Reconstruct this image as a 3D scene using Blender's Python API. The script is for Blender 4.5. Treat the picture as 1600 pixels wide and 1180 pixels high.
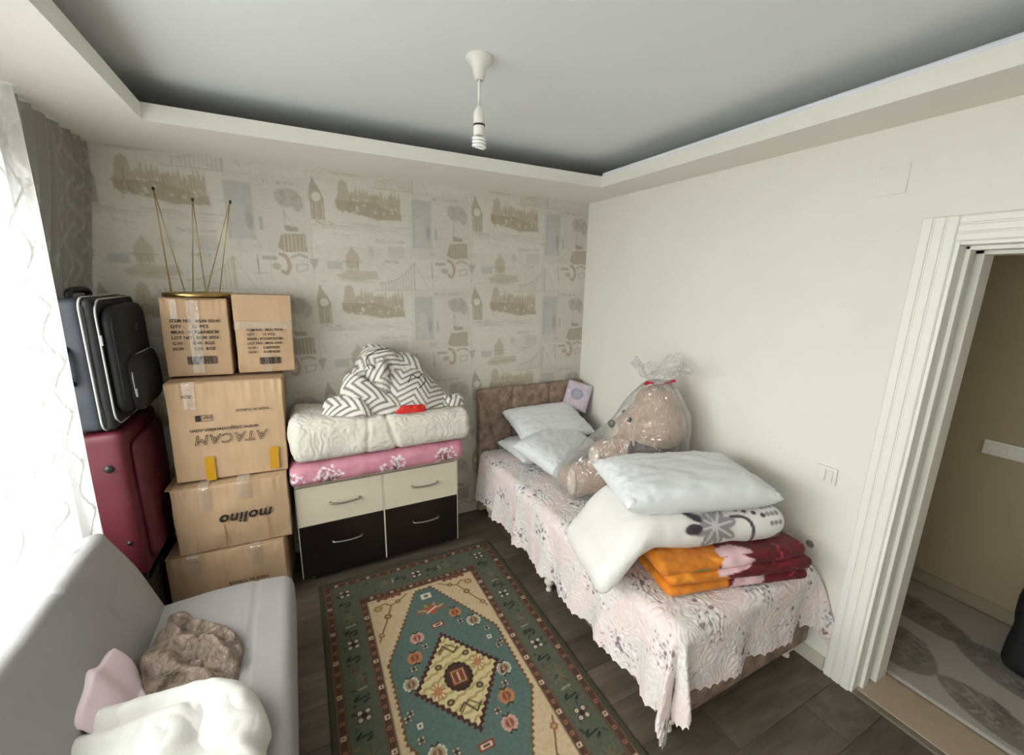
import bpy, bmesh, math, random
import numpy as np
from mathutils import Vector, Matrix, Euler

for o in list(bpy.data.objects):
    bpy.data.objects.remove(o, do_unlink=True)
SC = bpy.context.scene
COL = SC.collection
PI = math.pi
rad = math.radians
random.seed(4)

# ---------------------------------------------------------------- camera
H = 1.856
YAW, PITCH, ROLL, FPX = 0.473668, -0.221688, 0.019434, 660.09
def cam_axes():
    f = np.array([math.sin(YAW)*math.cos(PITCH), math.cos(YAW)*math.cos(PITCH), math.sin(PITCH)])
    r0 = np.array([math.cos(YAW), -math.sin(YAW), 0.0]); u0 = np.cross(r0, f)
    rt = math.cos(ROLL)*r0 + math.sin(ROLL)*u0
    return rt, np.cross(rt, f), f
RT, UP, FW = cam_axes()
cd = bpy.data.cameras.new('camera'); cam = bpy.data.objects.new('camera', cd); COL.objects.link(cam)
cd.sensor_fit = 'HORIZONTAL'; cd.sensor_width = 36.0; cd.lens = FPX*36.0/1600.0
cd.clip_start = 0.02
cam.matrix_world = Matrix(((RT[0], UP[0], -FW[0], 0), (RT[1], UP[1], -FW[1], 0), (RT[2], UP[2], -FW[2], H), (0, 0, 0, 1)))
SC.camera = cam

# ---------------------------------------------------------------- world, daylight, exposure
w = bpy.data.worlds.new('overcast_sky'); SC.world = w; w.use_nodes = True
bg = w.node_tree.nodes['Background']; bg.inputs[0].default_value = (0.96, 0.97, 1.0, 1); bg.inputs[1].default_value = 4.4
ld = bpy.data.lights.new('window_daylight', 'AREA'); ld.shape = 'RECTANGLE'; ld.size = 2.6; ld.size_y = 4.6
ld.energy = 1300; ld.color = (1.0, 0.985, 0.975)
lo_ = bpy.data.objects.new('window_daylight', ld); COL.objects.link(lo_)
lo_.location = (-2.5, 0.8, 2.95); lo_.rotation_euler = (0, -PI/2+rad(20), 0)
SC.view_settings.view_transform = 'Standard'; SC.view_settings.look = 'None'
SC.view_settings.gamma = 1.0; SC.view_settings.use_curve_mapping = False
SC.view_settings.exposure = -0.42

# ================================================================ helpers
def lin(c):
    c = np.asarray(c, float)
    return np.where(c <= 0.04045, c/12.92, ((c+0.055)/1.055)**2.4)
def rgb(r, g, b): return tuple(lin(np.array([r, g, b])/255.0))

_rng = np.random.RandomState(7)
_perm = _rng.permutation(256); _perm = np.concatenate([_perm, _perm, _perm])
_grad = _rng.normal(size=(256, 3)); _grad /= np.linalg.norm(_grad, axis=1)[:, None]
def noise(x, y, z=0.0):
    x, y, z = np.broadcast_arrays(np.asarray(x, float), np.asarray(y, float), np.asarray(z, float))
    xi, yi, zi = np.floor(x).astype(int), np.floor(y).astype(int), np.floor(z).astype(int)
    xf, yf, zf = x-xi, y-yi, z-zi
    f = lambda t: t*t*t*(t*(t*6-15)+10)
    u, v, w_ = f(xf), f(yf), f(zf)
    out = 0
    for dx in (0, 1):
        for dy in (0, 1):
            for dz in (0, 1):
                h = _perm[_perm[_perm[(xi+dx) & 255] + ((yi+dy) & 255)] + ((zi+dz) & 255)]
                g = _grad[h]
                d = g[..., 0]*(xf-dx) + g[..., 1]*(yf-dy) + g[..., 2]*(zf-dz)
                out = out + d*(u if dx else 1-u)*(v if dy else 1-v)*(w_ if dz else 1-w_)
    return out*1.6
def fbm(x, y, z=0.0, o=3):
    s = 0; a = 1.0
    for i in range(o):
        s = s + a*noise(x*2**i+i*7.3, y*2**i+i*3.1, np.asarray(z)*2**i); a *= 0.5
    return s
def sstep(a, b, x):
    t = np.clip((np.asarray(x, float)-a)/(b-a), 0, 1); return t*t*(3-2*t)

# ---- objects
def finish(o, parent=None, label=None, cat=None, group=None, kind=None):
    if parent is not None: o.parent = parent
    if label: o['label'] = label
    if cat: o['category'] = cat
    if group: o['group'] = group
    if kind: o['kind'] = kind
    return o
def thing(name, loc=(0, 0, 0), label=None, cat=None, rot=(0, 0, 0), group=None, kind=None):
    o = bpy.data.objects.new(name, None); COL.objects.link(o); o.empty_display_size = 0.05
    o.location = loc; o.rotation_euler = rot
    return finish(o, None, label, cat, group, kind)
def mk(name, V, F, mat, parent=None, smooth=True, col=None, uv=None, **kw):
    """V in the parent's local space"""
    me = bpy.data.meshes.new(name)
    V = np.asarray(V, float)
    me.from_pydata([tuple(v) for v in V] if len(V) < 2000 else V.tolist(), [], F if isinstance(F, list) else F.tolist())
    if smooth: me.polygons.foreach_set('use_smooth', [True]*len(me.polygons))
    if col is not None:
        a = me.color_attributes.new('Col', 'FLOAT_COLOR', 'POINT')
        c = np.ones((len(V), 4)); c[:, :3] = col; a.data.foreach_set('color', c.ravel())
    if uv is not None:
        l = me.uv_layers.new(name='UVMap'); li = np.zeros(len(me.loops), int); me.loops.foreach_get('vertex_index', li)
        l.data.foreach_set('uv', np.asarray(uv, float)[li].ravel())
    me.update()
    o = bpy.data.objects.new(name, me); COL.objects.link(o)
    if mat: me.materials.append(mat)
    return finish(o, parent, **kw)
def gridF(nu, nv, cu=False, cv=False):
    iu = np.arange(nu if cu else nu-1); iv = np.arange(nv if cv else nv-1)
    A, B = np.meshgrid(iu, iv, indexing='ij'); A = A.ravel(); B = B.ravel()
    A2 = (A+1) % nu; B2 = (B+1) % nv
    return np.stack([A*nv+B, A2*nv+B, A2*nv+B2, A*nv+B2], 1)
def grid(u0, u1, nu, v0, v1, nv):
    U, V = np.meshgrid(np.linspace(u0, u1, nu), np.linspace(v0, v1, nv), indexing='ij')
    return U.ravel(), V.ravel(), gridF(nu, nv)
def bmo(name, bm, mat, parent=None, smooth=False, **kw):
    me = bpy.data.meshes.new(name); bm.to_mesh(me); bm.free()
    if smooth: me.polygons.foreach_set('use_smooth', [True]*len(me.polygons))
    o = bpy.data.objects.new(name, me); COL.objects.link(o)
    if mat: me.materials.append(mat)
    return finish(o, parent, **kw)
def add_box(bm, lo, hi, bev=0.0, seg=2):
    c = [(a+b)/2 for a, b in zip(lo, hi)]; s = [b-a for a, b in zip(lo, hi)]
    r = bmesh.ops.create_cube(bm, size=1.0, matrix=Matrix.Translation(c) @ Matrix.Diagonal((*s, 1)))
    if bev > 0:
        ed = list({e for v in r['verts'] for e in v.link_edges})
        bmesh.ops.bevel(bm, geom=ed, offset=bev, segments=seg, affect='EDGES', profile=0.5)
def box(name, lo, hi, mat, parent=None, bev=0.0, **kw):
    bm = bmesh.new(); add_box(bm, lo, hi, bev); return bmo(name, bm, mat, parent, **kw)
def tubeVF(P, r, n=8, closed=False, base=0):
    P = np.asarray(P, float); m = len(P); r = np.broadcast_to(np.asarray(r, float), (m,))
    T = np.gradient(P, axis=0) if not closed else np.roll(P, -1, 0)-np.roll(P, 1, 0)
    T /= np.linalg.norm(T, axis=1)[:, None]+1e-12
    a = np.array([0, 0, 1.0]) if abs(T[0, 2]) < 0.9 else np.array([1.0, 0, 0])
    N = np.cross(T[0], a); N /= np.linalg.norm(N); V = []
    for i in range(m):
        N = N-T[i]*(N@T[i]); N /= np.linalg.norm(N); B = np.cross(T[i], N)
        for k in range(n):
            t = 2*PI*k/n; V.append(P[i]+r[i]*(math.cos(t)*N+math.sin(t)*B))
    F = (gridF(m, n, closed, True)+base).tolist()
    if not closed: F += [[base+k for k in range(n)][::-1], [base+(m-1)*n+k for k in range(n)]]
    return np.array(V), F
def tube(name, P, r, mat, parent=None, n=8, closed=False, **kw):
    V, F = tubeVF(P, r, n, closed); return mk(name, V, F, mat, parent, **kw)
def tubes(name, L, r, mat, parent=None, n=6, **kw):
    VV = []; FF = []; b = 0
    for P in L:
        V, F = tubeVF(P, r, n, base=b); VV.append(V); FF += F; b += len(V)
    return mk(name, np.concatenate(VV), FF, mat, parent, **kw)
def lathe(name, prof, mat, parent=None, n=24, at=(0, 0, 0), **kw):
    V = [(at[0]+r*math.cos(2*PI*k/n), at[1]+r*math.sin(2*PI*k/n), at[2]+z) for r, z in prof for k in range(n)]
    F = gridF(len(prof), n, False, True).tolist()
    F += [[k for k in range(n)][::-1], [(len(prof)-1)*n+k for k in range(n)]]
    return mk(name, V, F, mat, parent, **kw)
def crom(P, k=8, closed=False):
    P = np.asarray(P, float); n = len(P); out = []
    for i in range(n if closed else n-1):
        g = lambda j: P[j % n] if closed else P[min(max(j, 0), n-1)]
        a, b, c, d = g(i-1), g(i), g(i+1), g(i+2)
        for t in np.arange(k)/k:
            out.append(0.5*((2*b)+(c-a)*t+(2*a-5*b+4*c-d)*t*t+(3*b-a-3*c+d)*t**3))
    if not closed: out.append(P[-1])
    return np.array(out)
def cubeVF(n):
    """closed cube surface grid in [-1,1]^3 with merged verts; n=(nx,ny,nz) segments"""
    idx = {}; V = []; F = []
    def vid(i, j, k):
        if (i, j, k) not in idx:
            idx[(i, j, k)] = len(V); V.append((2*i/n[0]-1, 2*j/n[1]-1, 2*k/n[2]-1))
        return idx[(i, j, k)]
    for ax in range(3):
        b, c = [(1, 2), (2, 0), (0, 1)][ax]
        for s in (0, n[ax]):
            for p in range(n[b]):
                for q in range(n[c]):
                    qd = []
                    for (dp, dq) in ((0, 0), (1, 0), (1, 1), (0, 1)):
                        t = [0, 0, 0]; t[ax] = s; t[b] = p+dp; t[c] = q+dq; qd.append(vid(*t))
                    F.append(qd if s else qd[::-1])
    return np.array(V), F
def slabV(lo, hi, r, n):
    """rounded box: verts, faces, unit normals"""
    V, F = cubeVF(n); lo = np.array(lo, float); hi = np.array(hi, float)
    r = np.minimum(np.broadcast_to(np.asarray(r, float), (3,)), (hi-lo)/2*0.999)
    # pack more vertices near the edges
    P = (lo+hi)/2+(hi-lo)/2*np.sin(V*PI/2*0.92)/math.sin(PI/2*0.92)
    inn = np.clip(P, lo+r, hi-r); d = (P-inn)/r
    L = np.linalg.norm(d, axis=1)[:, None]; d = d/np.maximum(L, 1e-9)
    return inn+d*r, F, d
def slab(name, lo, hi, r, n, mat, parent=None, deform=None, colf=None, **kw):
    P, F, N = slabV(lo, hi, r, n); c = colf(P, N) if colf else None
    uv = None
    if deform: P = deform(P, N)
    return mk(name, P, F, mat, parent, col=c, **kw)
def text_mesh(txt, size, depth=0.0006, outline=0.0, shear=0.0, align='LEFT', space=1.0, bold=0.0):
    cu = bpy.data.curves.new('t', 'FONT'); cu.body = txt; cu.size = size; cu.align_x = align; cu.shear = shear
    cu.space_character = space; cu.resolution_u = 3; cu.offset = bold
    if outline > 0:
        cu.fill_mode = 'NONE'; cu.bevel_depth = outline; cu.bevel_resolution = 0
    else: cu.extrude = depth
    o = bpy.data.objects.new('t', cu); COL.objects.link(o)
    dg = bpy.context.evaluated_depsgraph_get()
    me = bpy.data.meshes.new_from_object(o.evaluated_get(dg))
    bpy.data.objects.remove(o); bpy.data.curves.remove(cu); return me
def lettering(name, lines, mat, parent, mtx, **kw):
    """lines: (text, size, x, y, opts); joined to one printed part"""
    bm = bmesh.new()
    for t, s, x, y, op in lines:
        if t is None:
            add_box(bm, (x, y, -0.0006), (x+s, y+op, 0.0006)); continue
        me = text_mesh(t, s, **op); b2 = bmesh.new(); b2.from_mesh(me)
        b2.transform(Matrix.Translation((x, y, 0))); m2 = bpy.data.meshes.new('x'); b2.to_mesh(m2); b2.free()
        bm.from_mesh(m2); bpy.data.meshes.remove(m2); bpy.data.meshes.remove(me)
    bm.transform(mtx); return bmo(name, bm, mat, parent, **kw)

# ---- painting flat print into colour attributes
class Canvas:
    def __init__(s, x0, x1, y0, y1, res, bgc):
        s.x0, s.y0, s.res = x0, y0, res
        s.W = int(round((x1-x0)/res)); s.Hh = int(round((y1-y0)/res))
        s.a = np.empty((s.Hh, s.W, 3)); s.a[:] = np.array(bgc)/255.0
    def _win(s, xa, xb, ya, yb):
        i0 = max(0, int((xa-s.x0)/s.res)-1); i1 = min(s.W, int((xb-s.x0)/s.res)+2)
        j0 = max(0, int((ya-s.y0)/s.res)-1); j1 = min(s.Hh, int((yb-s.y0)/s.res)+2)
        if i1 <= i0 or j1 <= j0: return None
        X, Y = np.meshgrid(s.x0+(np.arange(i0, i1)+0.5)*s.res, s.y0+(np.arange(j0, j1)+0.5)*s.res)
        return slice(j0, j1), slice(i0, i1), X, Y
    def _put(s, sl, m, c, al):
        m = (np.clip(m, 0, 1)*al)[..., None]; s.a[sl] = s.a[sl]*(1-m)+np.array(c)/255.0*m
    def poly(s, pts, c, al=1.0):
        pts = np.asarray(pts, float); w = s._win(pts[:, 0].min(), pts[:, 0].max(), pts[:, 1].min(), pts[:, 1].max())
        if w is None: return
        j, i, X, Y = w; ins = np.zeros(X.shape, bool); n = len(pts)
        for k in range(n):
            (xa, ya), (xb, yb) = pts[k], pts[(k+1) % n]
            if ya == yb: continue
            cr = ((ya > Y) != (yb > Y)) & (X < (xb-xa)*(Y-ya)/(yb-ya)+xa); ins ^= cr
        s._put((j, i), ins.astype(float), c, al)
    def rect(s, xa, ya, xb, yb, c, al=1.0): s.poly([(xa, ya), (xb, ya), (xb, yb), (xa, yb)], c, al)
    def ell(s, cx, cy, rx, ry, c, al=1.0, rot=0.0):
        R = max(rx, ry); w = s._win(cx-R, cx+R, cy-R, cy+R)
        if w is None: return
        j, i, X, Y = w; X = X-cx; Y = Y-cy
        a = X*math.cos(rot)+Y*math.sin(rot); b = -X*math.sin(rot)+Y*math.cos(rot)
        d = np.sqrt((a/rx)**2+(b/ry)**2); s._put((j, i), (1-d)*min(rx, ry)/s.res+0.5, c, al)
    def line(s, pts, wd, c, al=1.0):
        pts = np.asarray(pts, float)
        w = s._win(pts[:, 0].min()-wd, pts[:, 0].max()+wd, pts[:, 1].min()-wd, pts[:, 1].max()+wd)
        if w is None: return
        j, i, X, Y = w; D = np.full(X.shape, 1e9)
        for (xa, ya), (xb, yb) in zip(pts[:-1], pts[1:]):
            dx, dy = xb-xa, yb-ya; L = dx*dx+dy*dy+1e-12
            t = np.clip(((X-xa)*dx+(Y-ya)*dy)/L, 0, 1); D = np.minimum(D, np.hypot(X-xa-t*dx, Y-ya-t*dy))
        s._put((j, i), (wd/2-D)/s.res+0.5, c, al)
    def text(s, t, size, x, y, c, al=1.0, flip=False, shear=0.0):
        me = text_mesh(t, size, depth=0.0, shear=shear); sg = -1 if flip else 1
        for p in me.polygons:
            s.poly([(x+me.vertices[k].co.x, y+sg*me.vertices[k].co.y) for k in p.vertices], c, al)
        bpy.data.meshes.remove(me)
    def sample(s, x, y, wrap=False):
        fx = (np.asarray(x)-s.x0)/s.res-0.5; fy = (np.asarray(y)-s.y0)/s.res-0.5
        i = np.floor(fx).astype(int); j = np.floor(fy).astype(int); u = (fx-i)[:, None]; v = (fy-j)[:, None]
        if wrap: g = lambda jj, ii: s.a[jj % s.Hh, ii % s.W]
        else: g = lambda jj, ii: s.a[np.clip(jj, 0, s.Hh-1), np.clip(ii, 0, s.W-1)]
        c = (g(j, i)*(1-u)+g(j, i+1)*u)*(1-v)+(g(j+1, i)*(1-u)+g(j+1, i+1)*u)*v
        return lin(c)

# ---- materials
def M(name, col=(0.8, 0.8, 0.8), rough=0.6, var=None, bump=None, metal=0.0, attr=False, spec=0.5, sheen=0.0,
      coat=0.0, stretch=(1, 1, 1), coord='Object', rnd=0.0, bump2=None, bumpkind='noise'):
    m = bpy.data.materials.new(name); m.use_nodes = True; nt = m.node_tree; N = nt.nodes; L = nt.links
    b = N['Principled BSDF']; b.inputs['Roughness'].default_value = rough; b.inputs['Metallic'].default_value = metal
    b.inputs['Specular IOR Level'].default_value = spec; b.inputs['Sheen Weight'].default_value = sheen
    b.inputs['Coat Weight'].default_value = coat
    tc = N.new('ShaderNodeTexCoord'); mp = N.new('ShaderNodeMapping'); mp.inputs['Scale'].default_value = stretch
    L.new(tc.outputs[coord], mp.inputs['Vector'])
    src = None
    if attr:
        at = N.new('ShaderNodeAttribute'); at.attribute_name = 'Col'; src = at.outputs['Color']
    else: b.inputs['Base Color'].default_value = (*col, 1)
    if var:
        n = N.new('ShaderNodeTexNoise'); n.inputs['Scale'].default_value = var[0]; n.inputs['Detail'].default_value = 5
        n.inputs['Roughness'].default_value = 0.6
        L.new(mp.outputs[0], n.inputs['Vector'])
        r = N.new('ShaderNodeMapRange'); r.inputs['From Min'].default_value = 0.3; r.inputs['From Max'].default_value = 0.7
        r.inputs['To Min'].default_value = 1-var[1]; r.inputs['To Max'].default_value = 1+var[1]*0.6
        L.new(n.outputs['Fac'], r.inputs['Value'])
        mx = N.new('ShaderNodeVectorMath'); mx.operation = 'SCALE'
        if src is None:
            c = N.new('ShaderNodeRGB'); c.outputs[0].default_value = (*col, 1); src = c.outputs[0]
        L.new(src, mx.inputs[0]); L.new(r.outputs[0], mx.inputs['Scale']); src = mx.outputs[0]
    if rnd:
        oi = N.new('ShaderNodeObjectInfo'); r2 = N.new('ShaderNodeMapRange')
        r2.inputs['To Min'].default_value = 1-rnd; r2.inputs['To Max'].default_value = 1+rnd
        L.new(oi.outputs['Random'], r2.inputs['Value']); m2 = N.new('ShaderNodeVectorMath'); m2.operation = 'SCALE'
        if src is None:
            c = N.new('ShaderNodeRGB'); c.outputs[0].default_value = (*col, 1); src = c.outputs[0]
        L.new(src, m2.inputs[0]); L.new(r2.outputs[0], m2.inputs['Scale']); src = m2.outputs[0]
    if src is not None: L.new(src, b.inputs['Base Color'])
    prev = None
    for bb, kind in ((bump, bumpkind), (bump2, 'noise')):
        if not bb: continue
        if kind == 'voronoi':
            t = N.new('ShaderNodeTexVoronoi'); t.inputs['Scale'].default_value = bb[0]; t.feature = 'SMOOTH_F1'; out = t.outputs['Distance']
        elif kind == 'wave':
            t = N.new('ShaderNodeTexWave'); t.inputs['Scale'].default_value = bb[0]; t.inputs['Distortion'].default_value = 9
            t.inputs['Detail'].default_value = 2; t.inputs['Detail Scale'].default_value = 1.6; t.wave_type = 'RINGS'; out = t.outputs['Fac']
        else:
            t = N.new('ShaderNodeTexNoise'); t.inputs['Scale'].default_value = bb[0]; t.inputs['Detail'].default_value = 4; out = t.outputs['Fac']
        L.new(mp.outputs[0], t.inputs['Vector'])
        bp = N.new('ShaderNodeBump'); bp.inputs['Strength'].default_value = bb[1]; bp.inputs['Distance'].default_value = bb[2] if len(bb) > 2 else 0.01
        L.new(out, bp.inputs['Height'])
        if prev: L.new(prev, bp.inputs['Normal'])
        prev = bp.outputs['Normal']
    if prev: L.new(prev, b.inputs['Normal'])
    return m
def film(name, clear=0.8, tint=(1, 1, 1), rough=0.12, bump=(30, 0.5, 0.01), gloss=None):
    """thin clear plastic: transparent sheet with a sharp gloss"""
    m = bpy.data.materials.new(name); m.use_nodes = True; N = m.node_tree.nodes; L = m.node_tree.links
    N.remove(N['Principled BSDF']); out = N['Material Output']
    tr = N.new('ShaderNodeBsdfTransparent'); tr.inputs[0].default_value = (*tint, 1)
    gl = N.new('ShaderNodeBsdfGlossy'); gl.inputs['Roughness'].default_value = rough
    df = N.new('ShaderNodeBsdfDiffuse'); df.inputs[0].default_value = (0.85, 0.85, 0.85, 1)
    lw = N.new('ShaderNodeLayerWeight'); lw.inputs['Blend'].default_value = 0.25
    mr = N.new('ShaderNodeMapRange'); mr.inputs['To Min'].default_value = (1-clear)*0.6; mr.inputs['To Max'].default_value = min(1, (1-clear)*0.6+0.55)
    L.new(lw.outputs['Facing'], mr.inputs['Value'])
    m0 = N.new('ShaderNodeMixShader'); m0.inputs[0].default_value = 0.45 if gloss is None else gloss
    L.new(df.outputs[0], m0.inputs[1]); L.new(gl.outputs[0], m0.inputs[2])
    m1 = N.new('ShaderNodeMixShader'); L.new(mr.outputs[0], m1.inputs[0]); L.new(tr.outputs[0], m1.inputs[1]); L.new(m0.outputs[0], m1.inputs[2])
    tc = N.new('ShaderNodeTexCoord'); t = N.new('ShaderNodeTexNoise'); t.inputs['Scale'].default_value = bump[0]; t.inputs['Detail'].default_value = 3
    t.inputs['Distortion'].default_value = 1.0
    L.new(tc.outputs['Object'], t.inputs['Vector']); bp = N.new('ShaderNodeBump'); bp.inputs['Strength'].default_value = bump[1]; bp.inputs['Distance'].default_value = bump[2]
    L.new(t.outputs['Fac'], bp.inputs['Height']); L.new(bp.outputs[0], gl.inputs['Normal']); L.new(bp.outputs[0], lw.inputs['Normal'])
    L.new(m1.outputs[0], out.inputs['Surface']); return m

mWall = M('wall_paint', rgb(238, 235, 226), 0.85, var=(3, 0.02), bump=(60, 0.08, 0.004))
mCeil = M('ceiling_paint', rgb(238, 241, 242), 0.75, bump=(40, 0.04, 0.003))
mSoff = M('cove_paint', rgb(238, 235, 226), 0.85, bump=(60, 0.08, 0.004))
mPaper = M('wallpaper_print', attr=True, rough=0.8, bump=(120, 0.12, 0.003))
mPlank = M('laminate_plank', rgb(98, 88, 77), 0.42, var=(4, 0.42), bump=(40, 0.05, 0.002), stretch=(0.6, 5, 1), rnd=0.16)
mGap = M('plank_joint', rgb(50, 44, 38), 0.8)
mTrim = M('white_lacquer', rgb(240, 239, 232), 0.42)
mBase = M('baseboard_white', rgb(205, 200, 188), 0.5)
mPlas = M('switch_plastic', rgb(236, 233, 224), 0.35)
mDark = M('dark_plastic', rgb(20, 19, 19), 0.5)
mMetal = M('brushed_metal', rgb(170, 168, 162), 0.3, metal=1.0)
mBrass = M('brass_wire', rgb(176, 150, 96), 0.28, metal=1.0)
mCard = M('cardboard', rgb(186, 156, 124), 0.8, var=(7, 0.08), bump=(45, 0.15, 0.004), stretch=(4, 4, 0.5), rnd=0.05)
mCardIn = M('cardboard_edge', rgb(150, 116, 82), 0.85, bump=(200, 0.4, 0.003))
mInk = M('black_ink', rgb(42, 30, 26), 0.7)
mTape = film('clear_tape', 0.72, (0.97, 0.95, 0.9), 0.1, (35, 0.6, 0.01))
mYTape = M('yellow_tape', rgb(196, 146, 30), 0.25, coat=0.4)

def PXZ(x, y, z):
    d = FW*FPX+RT*(x-800)-UP*(y-590); t = (z-H)/d[2]; return np.array([0, 0, H])+d*t
def PXY(x, y, Y):
    d = FW*FPX+RT*(x-800)-UP*(y-590); t = Y/d[1]; return np.array([0, 0, H])+d*t
def PXX(x, y, X):
    d = FW*FPX+RT*(x-800)-UP*(y-590); t = X/d[0]; return np.array([0, 0, H])+d*t

# ================================================================ the room
XR, YB, YF, XL, ZS, ZC = 2.20, 2.98, -0.75, -1.12, 2.49, 2.67
FXL, FXR, FYB = -0.505, 1.907, 2.46
# floor with planks
fl = box('floor', (XL-0.2, YF, -0.06), (XR, YB+0.2, -0.007), mGap, kind='structure')
PW, PL = 0.19, 1.24
pm = bmesh.new(); add_box(pm, (0.0006, 0.0006, -0.007), (PL-0.0006, PW-0.0006, 0.0), 0.0012, 1)
pme = bpy.data.meshes.new('plank'); pm.to_mesh(pme); pm.free(); pme.materials.append(mPlank)
row = 0; y = YF
while y < YB:
    x = XL-0.1-(row*0.437 % PL)
    while x < XR:
        o = bpy.data.objects.new('plank', pme)
        x0 = max(x, XL-0.1); x1 = min(x+PL, XR-0.002); y1 = min(y+PW, YB)
        if x1-x0 > 0.03 and y1-y > 0.02:
            COL.objects.link(o); o.location = (x0, y, 0); o.scale = ((x1-x0)/PL, (y1-y)/PW, 1); o.parent = fl
        x += PL
    y += PW; row += 1

# back wall with printed wallpaper
tw, th = 1.05, 0.632
cv = Canvas(0, tw, 0, th, 0.003, (208, 204, 194))
TAN, TAN2, GRY, LIL, PAL = (164, 154, 134), (180, 170, 150), (166, 162, 153), (180, 177, 173), (214, 211, 202)
R = random.Random(3)
def wrap_draw(f):
    for du in (-tw, 0, tw):
        for dv in (-th, 0, th): f(du, dv)
def paint_tile(du, dv):
    q = lambda pts: [(u+du, v+dv) for u, v in pts]
    r = random.Random(11)
    cv.rect(0.62+du, 0.02+dv, 1.04+du, 0.45+dv, (196, 192, 182), 0.5)
    cv.rect(0.02+du, 0.3+dv, 0.6+du, 0.4+dv, PAL, 0.4)
    # clock tower
    cv.poly(q([(0.005, 0.08), (0.02, 0.03), (0.028, 0.0), (0.04, 0.03), (0.07, 0.08), (0.088, 0.13), (0.088, 0.25), (0.012, 0.25)]), TAN, 0.8)
    cv.ell(0.045+du, 0.115+dv, 0.026, 0.026, PAL, 0.9)
    for k in range(4): cv.line(q([(0.022+0.018*k, 0.15), (0.022+0.018*k, 0.25)]), 0.004, PAL, 0.5)
    cv.text('LONDON', 0.03, 0.01+du, 0.275+dv, TAN, 0.8, True, 0.2)
    for k in range(9):
        u0 = r.uniform(0.02, 0.5); cv.line(q([(u0, 0.255+0.006*k), (u0+r.uniform(0.08, 0.25), 0.258+0.006*k)]), 0.003, TAN, 0.5)
    # parliament skyline
    sky = [(0.15, 0.13), (0.165, 0.1), (0.175, 0.02), (0.2, 0.0), (0.225, 0.02), (0.235, 0.08)]
    for k in range(14):
        u = 0.245+k*0.022; sky += [(u, 0.06+0.05*r.random()), (u+0.008, 0.02+0.06*r.random()), (u+0.016, 0.07)]
    sky += [(0.55, 0.16), (0.56, 0.215), (0.4, 0.225), (0.3, 0.2), (0.18, 0.19), (0.155, 0.16)]
    cv.poly(q(sky), TAN2, 0.85)
    cv.poly(q([(0.15, 0.12), (0.35, 0.12), (0.55, 0.175), (0.56, 0.215), (0.4, 0.22), (0.155, 0.17)]), TAN, 0.6)
    for k in range(26):
        u = 0.17+k*0.0148; v = 0.07+0.06*r.random(); cv.line(q([(u, v), (u, v+0.05+0.04*r.random())]), 0.0035, (150, 128, 104), 0.55)
    for k in range(14):
        u = 0.2+0.33*r.random(); cv.ell(u+du, 0.1+0.09*r.random()+dv, 0.009, 0.006, PAL, 0.7)
    # suspension bridge
    top = (0.635, 0.485); deck = 0.665
    for k in range(22):
        t = k/21; u = 0.4+0.23*t; vt = 0.62-0.135*t**2.2; cv.line(q([(u, vt), (u, deck)]), 0.0026, TAN, 0.55)
    cv.line(q([(0.4+0.23*t, 0.62-0.135*t**2.2) for t in np.linspace(0, 1, 12)]), 0.004, TAN, 0.7)
    cv.line(q([(0.635+0.1*t, 0.485+0.18*t) for t in np.linspace(0, 1, 4)]), 0.003, TAN, 0.6)
    cv.line(q([(0.632, 0.48), (0.632, 0.67)]), 0.007, TAN, 0.7); cv.line(q([(0.36, deck), (0.75, deck)]), 0.004, TAN, 0.5)
    # grey panel with a standing guard
    cv.rect(0.625+du, 0.075+dv, 0.755+du, 0.385+dv, LIL, 0.8)
    cv.poly(q([(0.65, 0.2), (0.7, 0.17), (0.72, 0.3), (0.74, 0.385), (0.64, 0.385)]), (192, 189, 187), 0.8)
    cv.ell(0.735+du, 0.28+dv, 0.018, 0.05, (160, 156, 152), 0.6)
    cv.text('UNITED KINGDOM', 0.024, 0.765+du, 0.068+dv, GRY, 0.9, True)
    # map blots, ship
    for (u, v, a, b) in ((0.9, 0.13, 0.03, 0.04), (0.95, 0.12, 0.05, 0.035), (0.99, 0.16, 0.03, 0.05), (0.93, 0.17, 0.04, 0.02)): cv.ell(u+du, v+dv, a, b, GRY, 0.6)
    cv.line(q([(0.915, 0.2), (0.92, 0.3)]), 0.005, GRY, 0.8); cv.line(q([(0.92, 0.23), (0.96, 0.29)]), 0.003, GRY, 0.7)
    cv.poly(q([(0.905, 0.29), (0.985, 0.3), (0.985, 0.325), (0.915, 0.325)]), (158, 152, 142), 0.8)
    cv.line(q([(0.79, 0.26), (0.79, 0.32)]), 0.016, GRY, 0.7)
    # striped block
    cv.poly(q([(0.865, 0.42), (0.89, 0.345), (1.02, 0.335), (1.022, 0.44), (0.9, 0.445)]), TAN, 0.9)
    for k in range(6): cv.line(q([(0.9+0.021*k, 0.35), (0.9+0.021*k, 0.44)]), 0.005, PAL, 0.6)
    # crest, stamps, arches
    cv.text('SINCE', 0.02, 0.73+du, 0.425+dv, GRY, 0.9, True)
    cv.line(q([(0.752, 0.47), (0.757, 0.58)]), 0.004, (120, 114, 106), 0.7)
    cv.rect(0.78+du, 0.475+dv, 0.855+du, 0.495+dv, GRY, 0.8)
    cv.line(q(crom([(0.875, 0.46), (0.905, 0.475), (0.92, 0.53), (0.9, 0.57), (0.88, 0.56)], 6)), 0.022, (172, 148, 128), 0.75)
    cv.ell(0.85+du, 0.53+dv, 0.025, 0.02, TAN, 0.6)
    cv.line(q(crom([(0.935, 0.475), (0.98, 0.46), (1.02, 0.475)], 6)), 0.014, GRY, 0.8)
    cv.line(q([(0.955, 0.52), (1.02, 0.515), (1.015, 0.55), (0.96, 0.56), (0.955, 0.52)]), 0.006, GRY, 0.8)
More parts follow.
